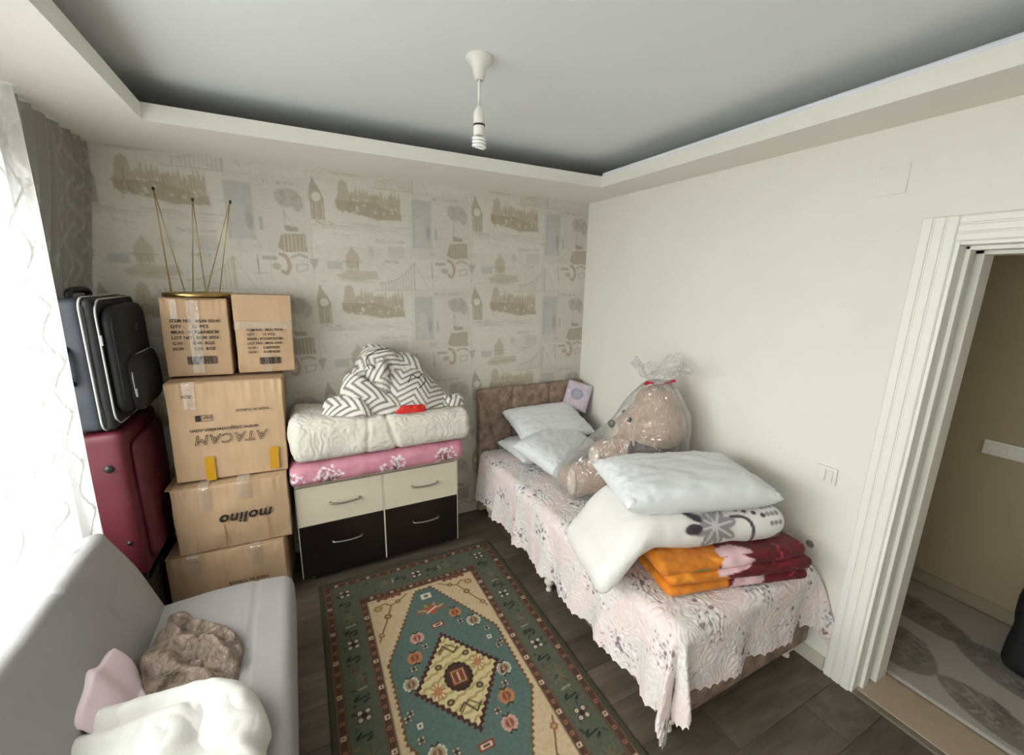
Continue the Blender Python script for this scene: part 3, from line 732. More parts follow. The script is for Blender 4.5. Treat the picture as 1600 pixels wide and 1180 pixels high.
for s_ in (1, -1):
    rg.rect(-0.03*1, s_*0.585-0.022, 0.03, s_*0.585+0.022, WHT, 0.9); rg.rect(-0.012, s_*0.585-0.009, 0.012, s_*0.585+0.009, TEAL)
    for k in range(9):
        t = (k-4)*0.3; rg.line([(s_*0.0, s_*0.46), (s_*0.085*math.sin(t*1.1), s_*(0.46+0.055*math.cos(t*1.3)))], 0.013, (176, 150, 96) if k % 2 else (150, 84, 60), 0.8)
    rg.ell(0, s_*0.465, 0.03, 0.035, (150, 84, 60)); rg.line([(-0.03, s_*0.45), (0.03, s_*0.48)], 0.008, WHT)
    rg.rect(-0.036, s_*0.345-0.018, 0.036, s_*0.345+0.018, (120, 62, 50)); rg.rect(-0.026, s_*0.345-0.011, 0.026, s_*0.345+0.011, (196, 184, 160)); rg.rect(-0.014, s_*0.345-0.005, 0.014, s_*0.345+0.005, (96, 60, 50))
    medal(s_*0.115, s_*0.39, 0.034, ORG); medal(s_*0.19, s_*0.29, 0.036, (150, 140, 112), WHT)
    medal(-s_*0.125, s_*0.305, 0.034, PNK, (190, 160, 146)); medal(-s_*0.165, s_*0.19, 0.036, ORG)
    medal(s_*0.215, -s_*0.055, 0.034, (150, 140, 112), WHT)
    for x, y in ((0.12, 0.315), (-0.1, 0.235), (0.235, 0.21), (0.265, 0.1), (-0.25, -0.08), (-0.2, 0.07), (0.185, -0.13)): flower4(s_*x, s_*y, 0.013)
    sq(s_*0.225, s_*0.15, 0.012, WHT)
# vines in the cream corners
for sx_ in (-1, 1):
    for sy_ in (-1, 1):
        q = lambda P: [(sx_*x, sy_*y) for x, y in P]
        rg.line(q(crom([(0.1, 0.655), (0.15, 0.62), (0.2, 0.6), (0.235, 0.625), (0.27, 0.61)], 6)), 0.008, (116, 92, 58))
        rg.line(q(crom([(0.2, 0.6), (0.23, 0.53), (0.25, 0.48), (0.28, 0.42), (0.305, 0.36)], 6)), 0.008, (116, 92, 58))
        for x, y, s, c in ((0.275, 0.6, 0.022, (140, 112, 76)), (0.235, 0.52, 0.017, (104, 70, 46)), (0.16, 0.615, 0.013, (104, 70, 46)), (0.29, 0.4, 0.015, (130, 86, 60))):
            for a in range(6): rg.ell(sx_*x+s*0.8*math.cos(a*PI/3), sy_*y+s*0.8*math.sin(a*PI/3), s*0.42, s*0.42, c)
            rg.ell(sx_*x, sy_*y, s*0.6, s*0.6, (170, 140, 100))
        for k in range(7): rg.ell(sx_*(0.14+0.02*k), sy_*(0.668+0.008*(k % 2)), 0.012, 0.012, (116, 70, 50))
U, V, F = grid(-hx, hx, 300, -hy, hy, 500)
Z = 0.008+0.0012*noise(U*140, V*140)+0.002*noise(U*3, V*3)
edge = (np.abs(U) > hx-1e-6) | (np.abs(V) > hy-1e-6); Z[edge] = 0.0008
cu_ = rg.sample(U, V)*(1+0.12*noise(U*60, V*60, 3))[:, None]
mk('oriental_rug', np.stack([U+RCX+0.004*np.sin(V*3), V+RCY, Z], 1), F, M('rug_pile', attr=True, rough=0.95, bump=(420, 0.6, 0.003), spec=0.2), col=cu_,
   label='green and cream oriental rug with a central diamond medallion on the floor', cat='rug')

# ================================================================ dresser
DX0, DX1, DYF, DYB, DZ0, DZ1 = -0.092, 0.914, 2.588, 2.955, 0.045, 0.645
mCream = M('cream_laminate', rgb(212, 203, 182), 0.35); mWenge = M('wenge_laminate', rgb(26, 19, 17), 0.3, var=(14, 0.25), stretch=(1, 1, 12))
dc = (DX0+DX1)/2
ds = thing('dresser', (dc, (DYF+DYB)/2, 0), label='low dresser with cream drawers above dark brown drawers on casters', cat='dresser')
D_ = lambda x, y, z: (x-dc, y-(DYF+DYB)/2, z)
bm = bmesh.new(); t = 0.018; yb = DYF+0.02
add_box(bm, D_(DX0, yb, DZ0), D_(DX0+t, DYB, DZ1)); add_box(bm, D_(DX1-t, yb, DZ0), D_(DX1, DYB, DZ1))
add_box(bm, D_(DX0, yb, DZ1), D_(DX1, DYB, DZ1+t)); add_box(bm, D_(DX0+t, yb, DZ0), D_(DX1-t, DYB, DZ0+t))
add_box(bm, D_(DX0+t, DYB-0.006, DZ0+t), D_(DX1-t, DYB, DZ1)); add_box(bm, D_(dc-t/2, yb, DZ0+t), D_(dc+t/2, DYB-0.006, DZ1))
add_box(bm, D_(DX0, DYF-0.001, DZ0-0.0), D_(DX0+0.004, yb, DZ1)); add_box(bm, D_(dc-0.004, DYF-0.001, DZ0), D_(dc+0.004, yb, DZ1)); add_box(bm, D_(DX1-0.004, DYF-0.001, DZ0), D_(DX1, yb, DZ1))
bmo('carcass', bm, mCream, ds)
for k in (0, 1):
    xa = DX0+0.0055 if k == 0 else dc+0.0055; xb = dc-0.0055 if k == 0 else DX1-0.0055
    for nm, za, zb, mm in (('drawer', 0.393, DZ1-0.002, mCream), ('drawer', DZ0, 0.388, mWenge)):
        d = box(nm, D_(xa, DYF, za), D_(xb, DYF+0.0185, zb), mm, ds, 0.0015)
        d['label'] = 'cream upper drawer front' if mm is mCream else 'dark brown lower drawer front'
        xc, zc = (xa+xb)/2+0.02, (za+zb)/2+(0.005 if mm is mCream else 0.045)
        P = [D_(xc-0.085, DYF+0.001, zc), D_(xc-0.085, DYF-0.014, zc), D_(xc-0.07, DYF-0.022, zc-0.002), D_(xc, DYF-0.026, zc-0.006), D_(xc+0.07, DYF-0.022, zc-0.002), D_(xc+0.085, DYF-0.014, zc), D_(xc+0.085, DYF+0.001, zc)]
        hnd = tube('handle', crom(P, 5), [0.0065]*5+[0.0055]*21+[0.0065]*5, mMetal, d, 8)
for sx_ in (DX0+0.06, DX1-0.06):
    for sy_ in (DYF+0.05, DYB-0.05):
        ca = lathe('caster', [(0.0, -0.009), (0.017, -0.009), (0.02, -0.006), (0.02, 0.006), (0.017, 0.009), (0.0, 0.009)], mMetal, ds, 16)
        ca.matrix_local = Matrix.Translation(D_(sx_, sy_, 0.0215)) @ Matrix.Rotation(PI/2, 4, 'Y')
        fk = box('fork', (-0.014, -0.012, -0.012), (-0.0215, 0.012, 0.012), mMetal, ca)

# bedding piled on the dresser
pk = Canvas(-0.7, 0.7, -0.6, 0.6, 0.004, (206, 140, 158))
r = random.Random(12)
for k in range(240): pk.ell(r.uniform(-0.7, 0.7), r.uniform(-0.6, 0.6), r.uniform(0.01, 0.05), r.uniform(0.008, 0.03), r.choice([(196, 128, 148), (212, 150, 166), (200, 118, 142)]), 0.4, r.uniform(0, 3))
for cx in (-0.52, -0.3, 0.08, 0.42):
    for j in range(2):
        cy = (-0.02, 0.33)[j]
        pk.rect(cx-0.05, cy-0.2, cx+0.02, cy+0.16, (146, 92, 112), 0.22)
        for k in range(46):
            t = r.gauss(0, 0.7)+PI/2; L = r.uniform(0.03, 0.13); ex, ey = cx+L*math.cos(t)*0.8, cy-0.06+L*math.sin(t)
            pk.line([(cx, cy-0.07), ((cx+ex)/2+r.uniform(-0.012, 0.012), (cy-0.07+ey)/2), (ex, ey)], 0.004, (112, 62, 76), 0.8)
            pk.ell(ex, ey, 0.011, 0.007, (240, 226, 232), 0.95, r.uniform(0, 3))
        pk.line([(cx, cy-0.14), (cx, cy)], 0.009, (98, 54, 66))
def pkcol(P, N):
    fr = P[:, 1]-2.5
    return pk.sample(P[:, 0]-0.4, np.where(N[:, 1] < -0.3, (P[:, 2]-0.73), 0.07+fr))
def pkdef(P, N):
    Q = P.copy(); Q += N*(0.008*noise(P[:, 0]*6, P[:, 1]*6, P[:, 2]*9)+0.004*noise(P[:, 0]*17, P[:, 1]*17, P[:, 2]*17))[:, None]*sstep(0.002, 0.03, P[:, 2]-0.664)[:, None]
    d = -0.02*sstep(0.0, -0.14, P[:, 0]); Q[:, 2] += d*(P[:, 2] > 0.69); return Q
slab('folded_mattress', (-0.112, 2.535, 0.664), (0.955, 2.955, 0.808), (0.05, 0.06, 0.06), (220, 46, 34), M('pink_satin', attr=True, rough=0.55, bump=(60, 0.2, 0.004)), deform=pkdef, colf=pkcol,
     label='folded pink floor mattress printed with white blossom trees lying on the dresser', cat='mattress')
def qdef(P, N):
    Q = P.copy(); x, y, z = P.T
    qn_ = np.sin(noise(x*13, (y+z)*13, (z-y)*6)*7+noise(x*30, (y+z)*30)*1.5); rel_ = 0.0055*np.abs(qn_)**0.7
    Q += N*(0.010*noise(x*4, y*4, z*5)+0.005*noise(x*12, y*12, z*12)+rel_)[:, None]*sstep(0.0, 0.04, z-0.812)[:, None]
    crease = np.exp(-((x-0.47+0.25*(z-0.95))/0.016)**2)*0.012+np.exp(-((x-0.33-0.1*(z-0.95))/0.012)**2)*0.008
    Q -= N*crease[:, None]*(y < 2.62)[:, None]
    Q[:, 2] += (0.035*sstep(0.5, -0.08, x)-0.025*sstep(0.6, 1.0, x))*sstep(0.84, 1.0, z); return Q
mQuilt = M('white_quilted_cotton', rgb(220, 215, 205), 0.75, var=(5, 0.04), bump=(40, 0.3, 0.006), bump2=(110, 0.2, 0.004))
slab('folded_quilt', (-0.085, 2.515, 0.812), (0.992, 2.955, 1.045), (0.05, 0.07, 0.085), (190, 70, 44), mQuilt, deform=qdef,
     label='thick off-white quilted duvet folded on top of the pink mattress', cat='duvet')

# ---- crumpled cloth: mound over a boundary polygon
def mound(name, bpts, zb, hf, mat, colf=None, n=96, m=34, ctr=None, lift=0.0, deform=None, uvs=None, **kw):
    B = crom(np.array(bpts, float), 8, True); c = np.array(ctr) if ctr is not None else B.mean(0)
    ang = np.unwrap(np.arctan2(B[:, 1]-c[1], B[:, 0]-c[0])); L = np.concatenate([[0], np.cumsum(np.linalg.norm(np.diff(B, axis=0), axis=1))])
    s = np.linspace(0, L[-1], n, endpoint=False); Bx = np.interp(s, L, B[:, 0]); By = np.interp(s, L, B[:, 1])
    rho = 1-np.linspace(0, 1, m)**1.7
    V = []; RHO = []; TH = []
    for q in rho:
        V.append(np.stack([c[0]+(Bx-c[0])*q, c[1]+(By-c[1])*q], 1)); RHO.append(np.full(n, q)); TH.append(s/L[-1]*2*PI)
    V = np.concatenate(V); RHO = np.concatenate(RHO); TH = np.concatenate(TH)
    z0 = zb(V[:, 0], V[:, 1]); prof = np.sqrt(np.clip(1-RHO**5, 0, 1))
    z = z0+0.003+prof*hf(V[:, 0], V[:, 1], RHO, TH)
    P = np.column_stack([V, z]); F = gridF(m, n, False, True).tolist()
    P = np.vstack([P, P[:n]]); P[-n:, 2] = z0[:n]+0.001
    F += [[len(P)-n+(k+1) % n, len(P)-n+k, k, (k+1) % n] for k in range(n)]
    F.append([len(P)-n+k for k in range(n)][::-1])
    col = colf(P) if colf else None
    if deform: P = deform(P)
    return mk(name, P, F, mat, col=col, **kw)

# chevron throw: several folded lobes, each carrying its own run of the zigzag stripe
qtop = lambda x, y: 1.052+0.03*sstep(0.5, -0.08, x)-0.022*sstep(0.6, 1.0, x)
mChev = M('chevron_fleece', attr=True, rough=0.9, bump=(140, 0.35, 0.004)); CV, CF, CC = [], [], []; coff = 0
def lobe(bpts, hf, ang, ctr, zb=None, seed=0.0, bend=0.0, kx=1.0):
    global coff
    def colf(P):
        dx, dy = P[:, 0]-ctr[0], (P[:, 1]-ctr[1])*0.75+(P[:, 2]-1.2)*0.95
        dx = dx*kx; dy = dy+bend*dx*dx
        u = dx*math.cos(ang)+dy*math.sin(ang)+0.010*noise(P[:, 0]*9, P[:, 1]*9, 3+seed); v = -dx*math.sin(ang)+dy*math.cos(ang)+0.008*noise(P[:, 0]*9, P[:, 2]*9, 8+seed)
        zig = v+np.abs(((u+0.09) % 0.20)-0.10)*1.1; q = (zig % 0.052)/0.052; g = sstep(0.52, 0.62, q)*sstep(1.0, 0.92, q)
        return lin(np.array([232, 228, 220])/255*(1-g[:, None])+np.array([138, 134, 130])/255*g[:, None])
    o = mound('tmp', bpts, zb or qtop, hf, None, colf, n=150, m=60, ctr=ctr); me = o.data
    V = np.empty(len(me.vertices)*3); me.vertices.foreach_get('co', V); c = np.empty(len(me.vertices)*4); me.color_attributes['Col'].data.foreach_get('color', c)
    CV.append(V.reshape(-1, 3)); CC.append(c.reshape(-1, 4)[:, :3]); CF.extend([[i+coff for i in p.vertices] for p in me.polygons]); coff += len(me.vertices)
    bpy.data.objects.remove(o); bpy.data.meshes.remove(me)
fold = lambda x, y, k, a, s: np.sin((x*math.cos(a)+y*math.sin(a))*k+2.2*noise(x*6+s, y*6, s))
# back wad, tall at the left
lobe([(0.27, 2.74), (0.33, 2.68), (0.5, 2.66), (0.66, 2.67), (0.78, 2.72), (0.84, 2.82), (0.76, 2.92), (0.5, 2.94), (0.3, 2.90)],
     lambda x, y, a, b: np.interp(x, [0.26, 0.34, 0.42, 0.56, 0.70, 0.85], [0.30, 0.37, 0.375, 0.345, 0.30, 0.14])+0.018*fold(x, y, 30, 0.4, 1)+0.012*fbm(x*12, y*12, 1), 0.9, (0.52, 2.80), seed=1)
# broad front panel, falling to the right
lobe([(0.40, 2.66), (0.47, 2.58), (0.60, 2.545), (0.70, 2.56), (0.86, 2.62), (0.955, 2.66), (0.93, 2.75), (0.80, 2.80), (0.60, 2.80), (0.45, 2.76)],
     lambda x, y, a, b: np.interp(x, [0.38, 0.46, 0.58, 0.72, 0.84, 0.96], [0.29, 0.31, 0.285, 0.22, 0.11, 0.035])*(0.16+0.84*sstep(2.53, 2.74, y))+0.012*fold(x, y, 26, 2.2, 4)+0.010*fbm(x*9, y*9, 6), -0.35, (0.66, 2.68), seed=2)
# collar of tight folds in the middle
lobe([(0.34, 2.70), (0.38, 2.62), (0.46, 2.60), (0.52, 2.66), (0.50, 2.74), (0.42, 2.77)],
     lambda x, y, a, b: 0.30+0.03*fold(x, y, 60, 0.2, 3)+0.02*fbm(x*16, y*16, 3), 1.9, (0.43, 2.68), seed=3)
# low roll to the left and its tail
lobe([(0.19, 2.66), (0.26, 2.58), (0.40, 2.555), (0.54, 2.56), (0.57, 2.62), (0.46, 2.68), (0.36, 2.74), (0.27, 2.76)],
     lambda x, y, a, b: np.interp(x, [0.18, 0.26, 0.36, 0.46, 0.58], [0.20, 0.23, 0.17, 0.11, 0.06])+0.022*fold(x, y, 52, 1.2, 5)+0.010*fbm(x*14, y*14, 5), 1.35, (0.36, 2.65), seed=4, bend=2.0)
lobe([(0.09, 2.63), (0.14, 2.58), (0.24, 2.545), (0.31, 2.525), (0.36, 2.55), (0.30, 2.61), (0.22, 2.66), (0.13, 2.68)],
     lambda x, y, a, b: 0.085+0.02*fold(x, y, 70, 0.9, 7)+0.012*fbm(x*18, y*18, 8), 1.1, (0.22, 2.61), seed=5, bend=3.0)
lobe([(0.82, 2.66), (0.90, 2.61), (0.985, 2.64), (0.97, 2.70), (0.88, 2.73)], lambda x, y, a, b: 0.06+0.012*fold(x, y, 60, 0.3, 2), 0.3, (0.90, 2.67), seed=6)
chev = mk('chevron_throw', np.vstack(CV), CF, mChev, col=np.vstack(CC), label='crumpled white throw with grey zigzag stripes heaped on the off-white duvet', cat='blanket')
tube('drawstring', crom([(0.37, 2.60, 1.33), (0.36, 2.64, 1.385), (0.42, 2.65, 1.43), (0.50, 2.66, 1.44)], 6), 0.003, mDark, chev, 6)
tube('drawstring', crom([(0.60, 2.60, 1.225), (0.63, 2.62, 1.27), (0.66, 2.60, 1.25), (0.70, 2.63, 1.27), (0.71, 2.60, 1.23), (0.66, 2.575, 1.19)], 6), 0.003, mDark, chev, 6)
cb2 = [(0.5, 2.545), (0.56, 2.535), (0.64, 2.53), (0.69, 2.545), (0.66, 2.575), (0.56, 2.58)]
mound('red_cloth', [(x, y-0.014) for x, y in cb2], qtop, lambda x, y, a, b: 0.04+0.022*noise(x*30, y*30), M('red_satin', rgb(214, 44, 34), 0.35, bump=(60, 0.4, 0.006)), n=40, m=12,
      label='small bright red cloth peeking out under the zigzag throw', cat='cloth')

# ================================================================ cartons
def carton(name, c, size, rot, label, flaps=True, bulge=0.006, seed=0, group='stacked cardboard cartons', mat=None):
    w_, d_, h_ = size
    t = thing(name, c, label, 'box', rot, None)
    def df(P, N):
        x, y, z = P[:, 0]/(w_/2), P[:, 1]/(d_/2), P[:, 2]/h_
        b = bulge*(1-x**4)*(1-(2*z-1)**4)*(1+noise(P[:, 0]*7+seed, P[:, 2]*7, seed))+0.003*noise(P[:, 0]*14, P[:, 1]*14+seed, P[:, 2]*14)+0.007*noise(P[:, 0]*45+seed, P[:, 1]*45, 0.3)*sstep(0.72, 0.97, z+0.12*noise(P[:, 0]*9, seed))
        return P+N*(b*(np.abs(N[:, 2]) < 0.5))[:, None]
    slab('body', (-w_/2, -d_/2, 0), (w_/2, d_/2, h_-0.004), 0.006, (72, 30, 34), mat or mCard, t, deform=df)
    if flaps:
        for s in (-1, 1):
            bm = bmesh.new(); add_box(bm, (-w_/2+0.001, 0.001, 0), (w_/2-0.001, d_/2-0.001, 0.003))
            f = bmo('flap', bm, mat or mCard, t); f.location = (0, 0, h_-0.0035)
            if s < 0: f.rotation_euler = (0, 0, PI)
    return t
FR = lambda d_, x=0, z=0, flip=False, b=0.0075: Matrix.Translation((x, -d_/2-b, z)) @ Matrix.Rotation(PI/2, 4, 'X') @ (Matrix.Rotation(PI, 4, 'Z') if flip else Matrix.Identity(4))
def tape(parent, pts, wd, mat=None, name='tape', seed=0):
    """strip following pts (local 3D) of width wd along local x"""
    P = crom(pts, 6); m = len(P); V = []
    for k in range(5):
        for p in P: V.append(p+np.array([(k/4-0.5)*wd, 0.0012*noise(p[0]*60+k, p[2]*60, seed), 0]))
    return mk(name, V, gridF(5, m), mat or mTape, parent)

c1 = carton('cardboard_carton', (-0.43, 2.745, 0), (0.56, 0.40, 0.385), (0, 0, rad(-5)), 'lowest battered brown carton of the stack, half hidden behind the sofa', seed=1)
lettering('lettering', [('MADE IN TURKIYE', 0.024, 0, 0, {})], mInk, c1, FR(0.40, 0.19, 0.19, True, 0.014))
tape(c1, [(-0.15, -0.2145, 0.27), (-0.15, -0.2145, 0.34), (-0.15, -0.212, 0.386), (-0.15, -0.1, 0.3925)], 0.05); tape(c1, [(0.14, -0.2145, 0.27), (0.14, -0.2145, 0.34), (0.14, -0.212, 0.386), (0.14, -0.1, 0.3925)], 0.05, seed=2)
c2 = carton('cardboard_carton', (-0.382, 2.752, 0.39), (0.535, 0.40, 0.382), (0, 0, rad(-2)), 'brown carton with the word molino upside down on its front', seed=5, bulge=0.009)
lettering('lettering', [('molino', 0.083, 0, 0, dict(shear=0.25, bold=0.002, space=1.08))], mInk, c2, FR(0.40, 0.185, 0.205, True, 0.0155))
tape(c2, [(-0.12, -0.216, 0.25), (-0.12, -0.2165, 0.33), (-0.12, -0.212, 0.387), (-0.12, -0.1, 0.393)], 0.045); tape(c2, [(0.06, -0.216, 0.29), (0.06, -0.2165, 0.34), (0.06, -0.213, 0.389), (0.06, -0.1, 0.393)], 0.06, seed=3)
box('crease', (0.155, -0.2165, 0.012), (0.157, -0.2135, 0.22), mCardIn, c2); box('crease', (-0.05, -0.2165, 0.008), (-0.048, -0.2135, 0.15), mCardIn, c2)
bm = bmesh.new(); add_box(bm, (-0.288, -0.19, 0.376), (-0.262, 0.1, 0.384), 0.002); bmesh.ops.rotate(bm, cent=(-0.27, 0, 0.38), matrix=Matrix.Rotation(rad(12), 3, 'Y'), verts=bm.verts); bmo('torn_flap', bm, mCardIn, c2)
c3 = carton('cardboard_carton', (-0.366, 2.785, 0.783), (0.52, 0.36, 0.54), (0, rad(1.2), rad(-1)), 'large brown carton printed with upside-down outlined lettering and two yellow tape strips', seed=9)
lettering('lettering', [('ATACAM', 0.074, 0, 0, dict(outline=0.0013, shear=0.2, space=1.12))], mInk, c3, FR(0.36, 0.172, 0.255, True, 0.0135))
lettering('web_address', [('www.otaponwelen.com', 0.032, 0, 0, {})], mInk, c3, FR(0.36, 0.132, 0.292, True, 0.0135))
lettering('origin_mark', [('MADE IN TURKIYE', 0.019, 0, 0, {})], mInk, c3, FR(0.36, 0.19, 0.385, True, 0.0135))
lettering('corner_mark', [('ADA', 0.022, 0, 0, {})], mInk, c3, FR(0.36, -0.15, 0.475, True, 0.0135))
lettering('recycling_mark', [('PAP', 0.022, 0.006, 0.006, {}), (None, 0.075, 0, 0, 0.002), (None, 0.075, 0, 0.03, 0.002), (None, 0.002, 0, 0, 0.03), (None, 0.022, 0.053, 0.0, 0.03)], mInk, c3, FR(0.36, -0.07, 0.365, True, 0.0135))
tape(c3, [(-0.105, -0.1925, 0.0), (-0.105, -0.1935, 0.06), (-0.105, -0.194, 0.135)], 0.045, mYTape, 'yellow_tape'); tape(c3, [(0.195, -0.1925, 0.02), (0.195, -0.1935, 0.07), (0.197, -0.194, 0.15)], 0.045, mYTape, 'yellow_tape', 4)
tape(c3, [(-0.16, -0.193, 0.4), (-0.16, -0.193, 0.48), (-0.16, -0.19, 0.545)], 0.05, seed=6)
def barcode(x, y, wd, ht, seed):
    rr = random.Random(seed); out = []; q = x
    while q < x+wd:
        b = rr.choice([0.0012, 0.0022, 0.0035]); out.append((None, b, q, y, ht)); q += b+rr.choice([0.0012, 0.0022])
    return out
T1 = ['ITEM NO : MLN 55141', 'QTY :     12  PCS', 'MEAS : 31X26X42CM', 'LOT NO : MLN 2024', 'G.W :     6.40  KGS', 'N.W :     5.86  KGS']
T2 = ['ITEM NO : MLN 70141', 'QTY :     12  PCS', 'MEAS : 47X25X32CM', 'LOT NO : MLN 2024', 'G.W :     5.650 KGS', 'N.W :     5.150 KGS']
c4 = carton('cardboard_carton', (-0.470, 2.835, 1.338), (0.288, 0.25, 0.408), (0, rad(1.2), rad(-1)), 'small upright carton with item label and barcode carrying the upturned gold table', seed=13, bulge=0.008)
lettering('lettering', [(s, 0.0225, 0, -0.029*i, dict(bold=0.0003)) for i, s in enumerate(T1)], mInk, c4, FR(0.25, -0.105, 0.285, False, 0.0145))
lettering('barcode', barcode(0.055, -0.22, 0.13, 0.042, 5), mInk, c4, FR(0.25, -0.105, 0.285, False, 0.0145))
tape(c4, [(-0.005, -0.139, 0.02), (-0.005, -0.1415, 0.13), (-0.005, -0.1415, 0.28), (-0.005, -0.137, 0.395)], 0.05); tape(c4, [(-0.085, -0.138, 0.29), (-0.085, -0.138, 0.35), (-0.085, -0.135, 0.4)], 0.03, seed=8)
c5 = carton('cardboard_carton', (-0.164, 2.835, 1.336), (0.276, 0.25, 0.424), (0, rad(1.0), 0), 'small carton with item label and barcode beside the one carrying the gold table', seed=17)
lettering('lettering', [(s, 0.0185, 0, -0.0245*i, dict(bold=0.0003)) for i, s in enumerate(T2)], mInk, c5, FR(0.25, -0.085, 0.232, False, 0.0125))
lettering('barcode', barcode(0.05, -0.185, 0.105, 0.038, 9), mInk, c5, FR(0.25, -0.085, 0.232, False, 0.0125))
bm = bmesh.new(); add_box(bm, (-0.139, -0.1345, 0.285), (0.139, -0.1285, 0.428), 0.002); bmo('outer_flap', bm, mCard, c5)
tape(c5, [(0.0, -0.1375, 0.0), (0.0, -0.1375, 0.06), (0.0, -0.138, 0.11)], 0.045); tape(c5, [(0.0, -0.1375, 0.24), (0.0, -0.1375, 0.285)], 0.28, seed=3)
c6 = thing('storage_crate', (-0.845, 2.645, 0), label='black plastic crate on the floor underneath the burgundy suitcase', cat='crate')
slab('body', (-0.06, -0.25, 0), (0.1, 0.25, 0.375), 0.02, (8, 12, 8), mDark, c6); box('rim', (-0.065, -0.255, 0.37), (0.105, 0.255, 0.40), mDark, c6, 0.006)

# upturned gold table
gt = thing('side_table', (-0.452, 2.815, 1.752), label='small gold side table turned upside down with three wire hairpin legs', cat='table')
n = 48
lathe('table_top', [(0.0, 0.0), (0.152, 0.0), (0.156, 0.003), (0.156, 0.017), (0.152, 0.02), (0.0, 0.02)], mBrass, gt, n)
for (bx, by_), (tx, ty), zt in (((-0.095, 0.0), (-0.125, 0.0), 0.53), ((-0.012, 0.055), (0.018, 0.08), 0.505), ((0.062, -0.035), (0.195, -0.02), 0.495)):
    lg = tubes('leg', [[(bx+q*0.036*math.cos(a), by_+q*0.03*math.sin(a), 0.018), (tx, ty, zt)] for q, a in ((1, 0.2), (1, 2.3), (1, 4.2))], 0.0024, mBrass, gt)
    d = lathe('foot_cap', [(0.0, 0.004), (0.005, 0.0), (0.0065, -0.006), (0.005, -0.014), (0.0, -0.016)][::-1], mDark, lg, 10, (tx, ty, zt))
    lathe('mount_plate', [(0.0, 0.0205), (0.042, 0.0205), (0.042, 0.0225), (0.0, 0.0225)], mBrass, lg, 16, (bx, by_, 0.0))

# ================================================================ suitcases
mRed = M('burgundy_nylon', rgb(80, 9, 27), 0.6, var=(20, 0.08), bump=(180, 0.25, 0.003)); mBlk = M('black_polyester', rgb(11, 11, 12), 0.7, bump=(200, 0.35, 0.003))
mNavy = M('slate_polyester', rgb(38, 42, 50), 0.65, bump=(200, 0.25, 0.003)); mZip = M('silver_piping', rgb(168, 166, 162), 0.4)
rs = thing('suitcase', (-0.835, 2.645, 0.402), label='burgundy soft suitcase standing below the black one', cat='suitcase')
sc_def = lambda P, N: P+N*(0.006*noise(P[:, 0]*8, P[:, 1]*8, P[:, 2]*5))[:, None]*(P[:, 2:3] > 0.02)
slab('shell', (-0.065, -0.26, 0.02), (0.10, 0.26, 0.765), 0.035, (12, 22, 30), mRed, rs, deform=sc_def)
slab('front_pocket', (0.085, -0.21, 0.08), (0.135, 0.22, 0.70), 0.05, (8, 18, 22), mRed, rs, deform=sc_def)
lathe('rivet', [(0.0, 0.012), (0.012, 0.011), (0.017, 0.006), (0.018, 0.0)][::-1], mDark, rs, 16).matrix_local = Matrix.Translation((0.03, -0.262, 0.60)) @ Matrix.Rotation(PI/2, 4, 'X')
lathe('rivet', [(0.0, 0.008), (0.008, 0.007), (0.01, 0.0)][::-1], mDark, rs, 16).matrix_local = Matrix.Translation((0.05, -0.262, 0.22)) @ Matrix.Rotation(PI/2, 4, 'X')
for yy in (-0.22, 0.22): box('foot', (-0.05, yy-0.02, 0.0), (0.08, yy+0.02, 0.024), mDark, rs, 0.004)
bs = thing('suitcase', (-0.86, 2.635, 1.178), label='black cabin suitcase with silver piping on top of the burgundy one', cat='suitcase')
slab('shell', (-0.042, -0.255, 0.0), (0.07, 0.255, 0.575), 0.03, (12, 22, 24), mNavy, bs, deform=sc_def)
slab('front_panel', (0.06, -0.258, 0.0), (0.115, 0.255, 0.578), 0.03, (10, 20, 22), mBlk, bs, deform=sc_def)
fp = slab('pocket', (0.10, -0.235, 0.06), (0.165, 0.235, 0.545), (0.04, 0.07, 0.07), (10, 20, 22), mBlk, bs, deform=sc_def)
fp2 = slab('pocket', (0.14, -0.19, 0.05), (0.20, 0.21, 0.32), (0.04, 0.08, 0.08), (10, 20, 16), mBlk, bs, deform=sc_def)
def rloop(x, y0, y1, z0, z1, rr):
    P = []
    for (cy, cz, a0) in ((y1-rr, z1-rr, 0), (y0+rr, z1-rr, PI/2), (y0+rr, z0+rr, PI), (y1-rr, z0+rr, 1.5*PI)):
        for k in range(7): P.append((x, cy+rr*math.cos(a0+k*PI/12), cz+rr*math.sin(a0+k*PI/12)))
    return P
tube('piping', rloop(0.066, -0.262, 0.262, -0.002, 0.582, 0.05), 0.0045, mZip, bs, 6, True)
tube('piping', rloop(0.112, -0.255, 0.255, 0.02, 0.573, 0.07), 0.004, mZip, bs, 6, True)
tube('piping', rloop(0.15, -0.228, 0.228, 0.07, 0.535, 0.09), 0.0035, mBlk, bs, 6, True)
tube('piping', rloop(0.176, -0.185, 0.205, 0.055, 0.315, 0.09), 0.0035, mZip, fp2, 6, True)
box('zip_pull', (0.115, -0.262, 0.38), (0.121, -0.252, 0.425), mZip, bs, 0.002); box('zip_pull', (0.178, -0.19, 0.13), (0.184, -0.178, 0.17), mZip, fp2, 0.002)
tube('top_handle', crom([(-0.01, -0.1, 0.565), (-0.01, -0.095, 0.6), (-0.01, 0.0, 0.608), (-0.01, 0.095, 0.6), (-0.01, 0.1, 0.565)], 6), 0.014, mDark, bs)
tube('side_handle', crom([(0.0, -0.25, 0.22), (0.0, -0.275, 0.235), (0.0, -0.28, 0.30), (0.0, -0.275, 0.36), (0.0, -0.25, 0.375)], 6), 0.011, mDark, bs)
box('badge', (0.166, 0.0, 0.42), (0.170, 0.03, 0.45), M('badge_grey', rgb(60, 60, 62), 0.4), fp, 0.002)

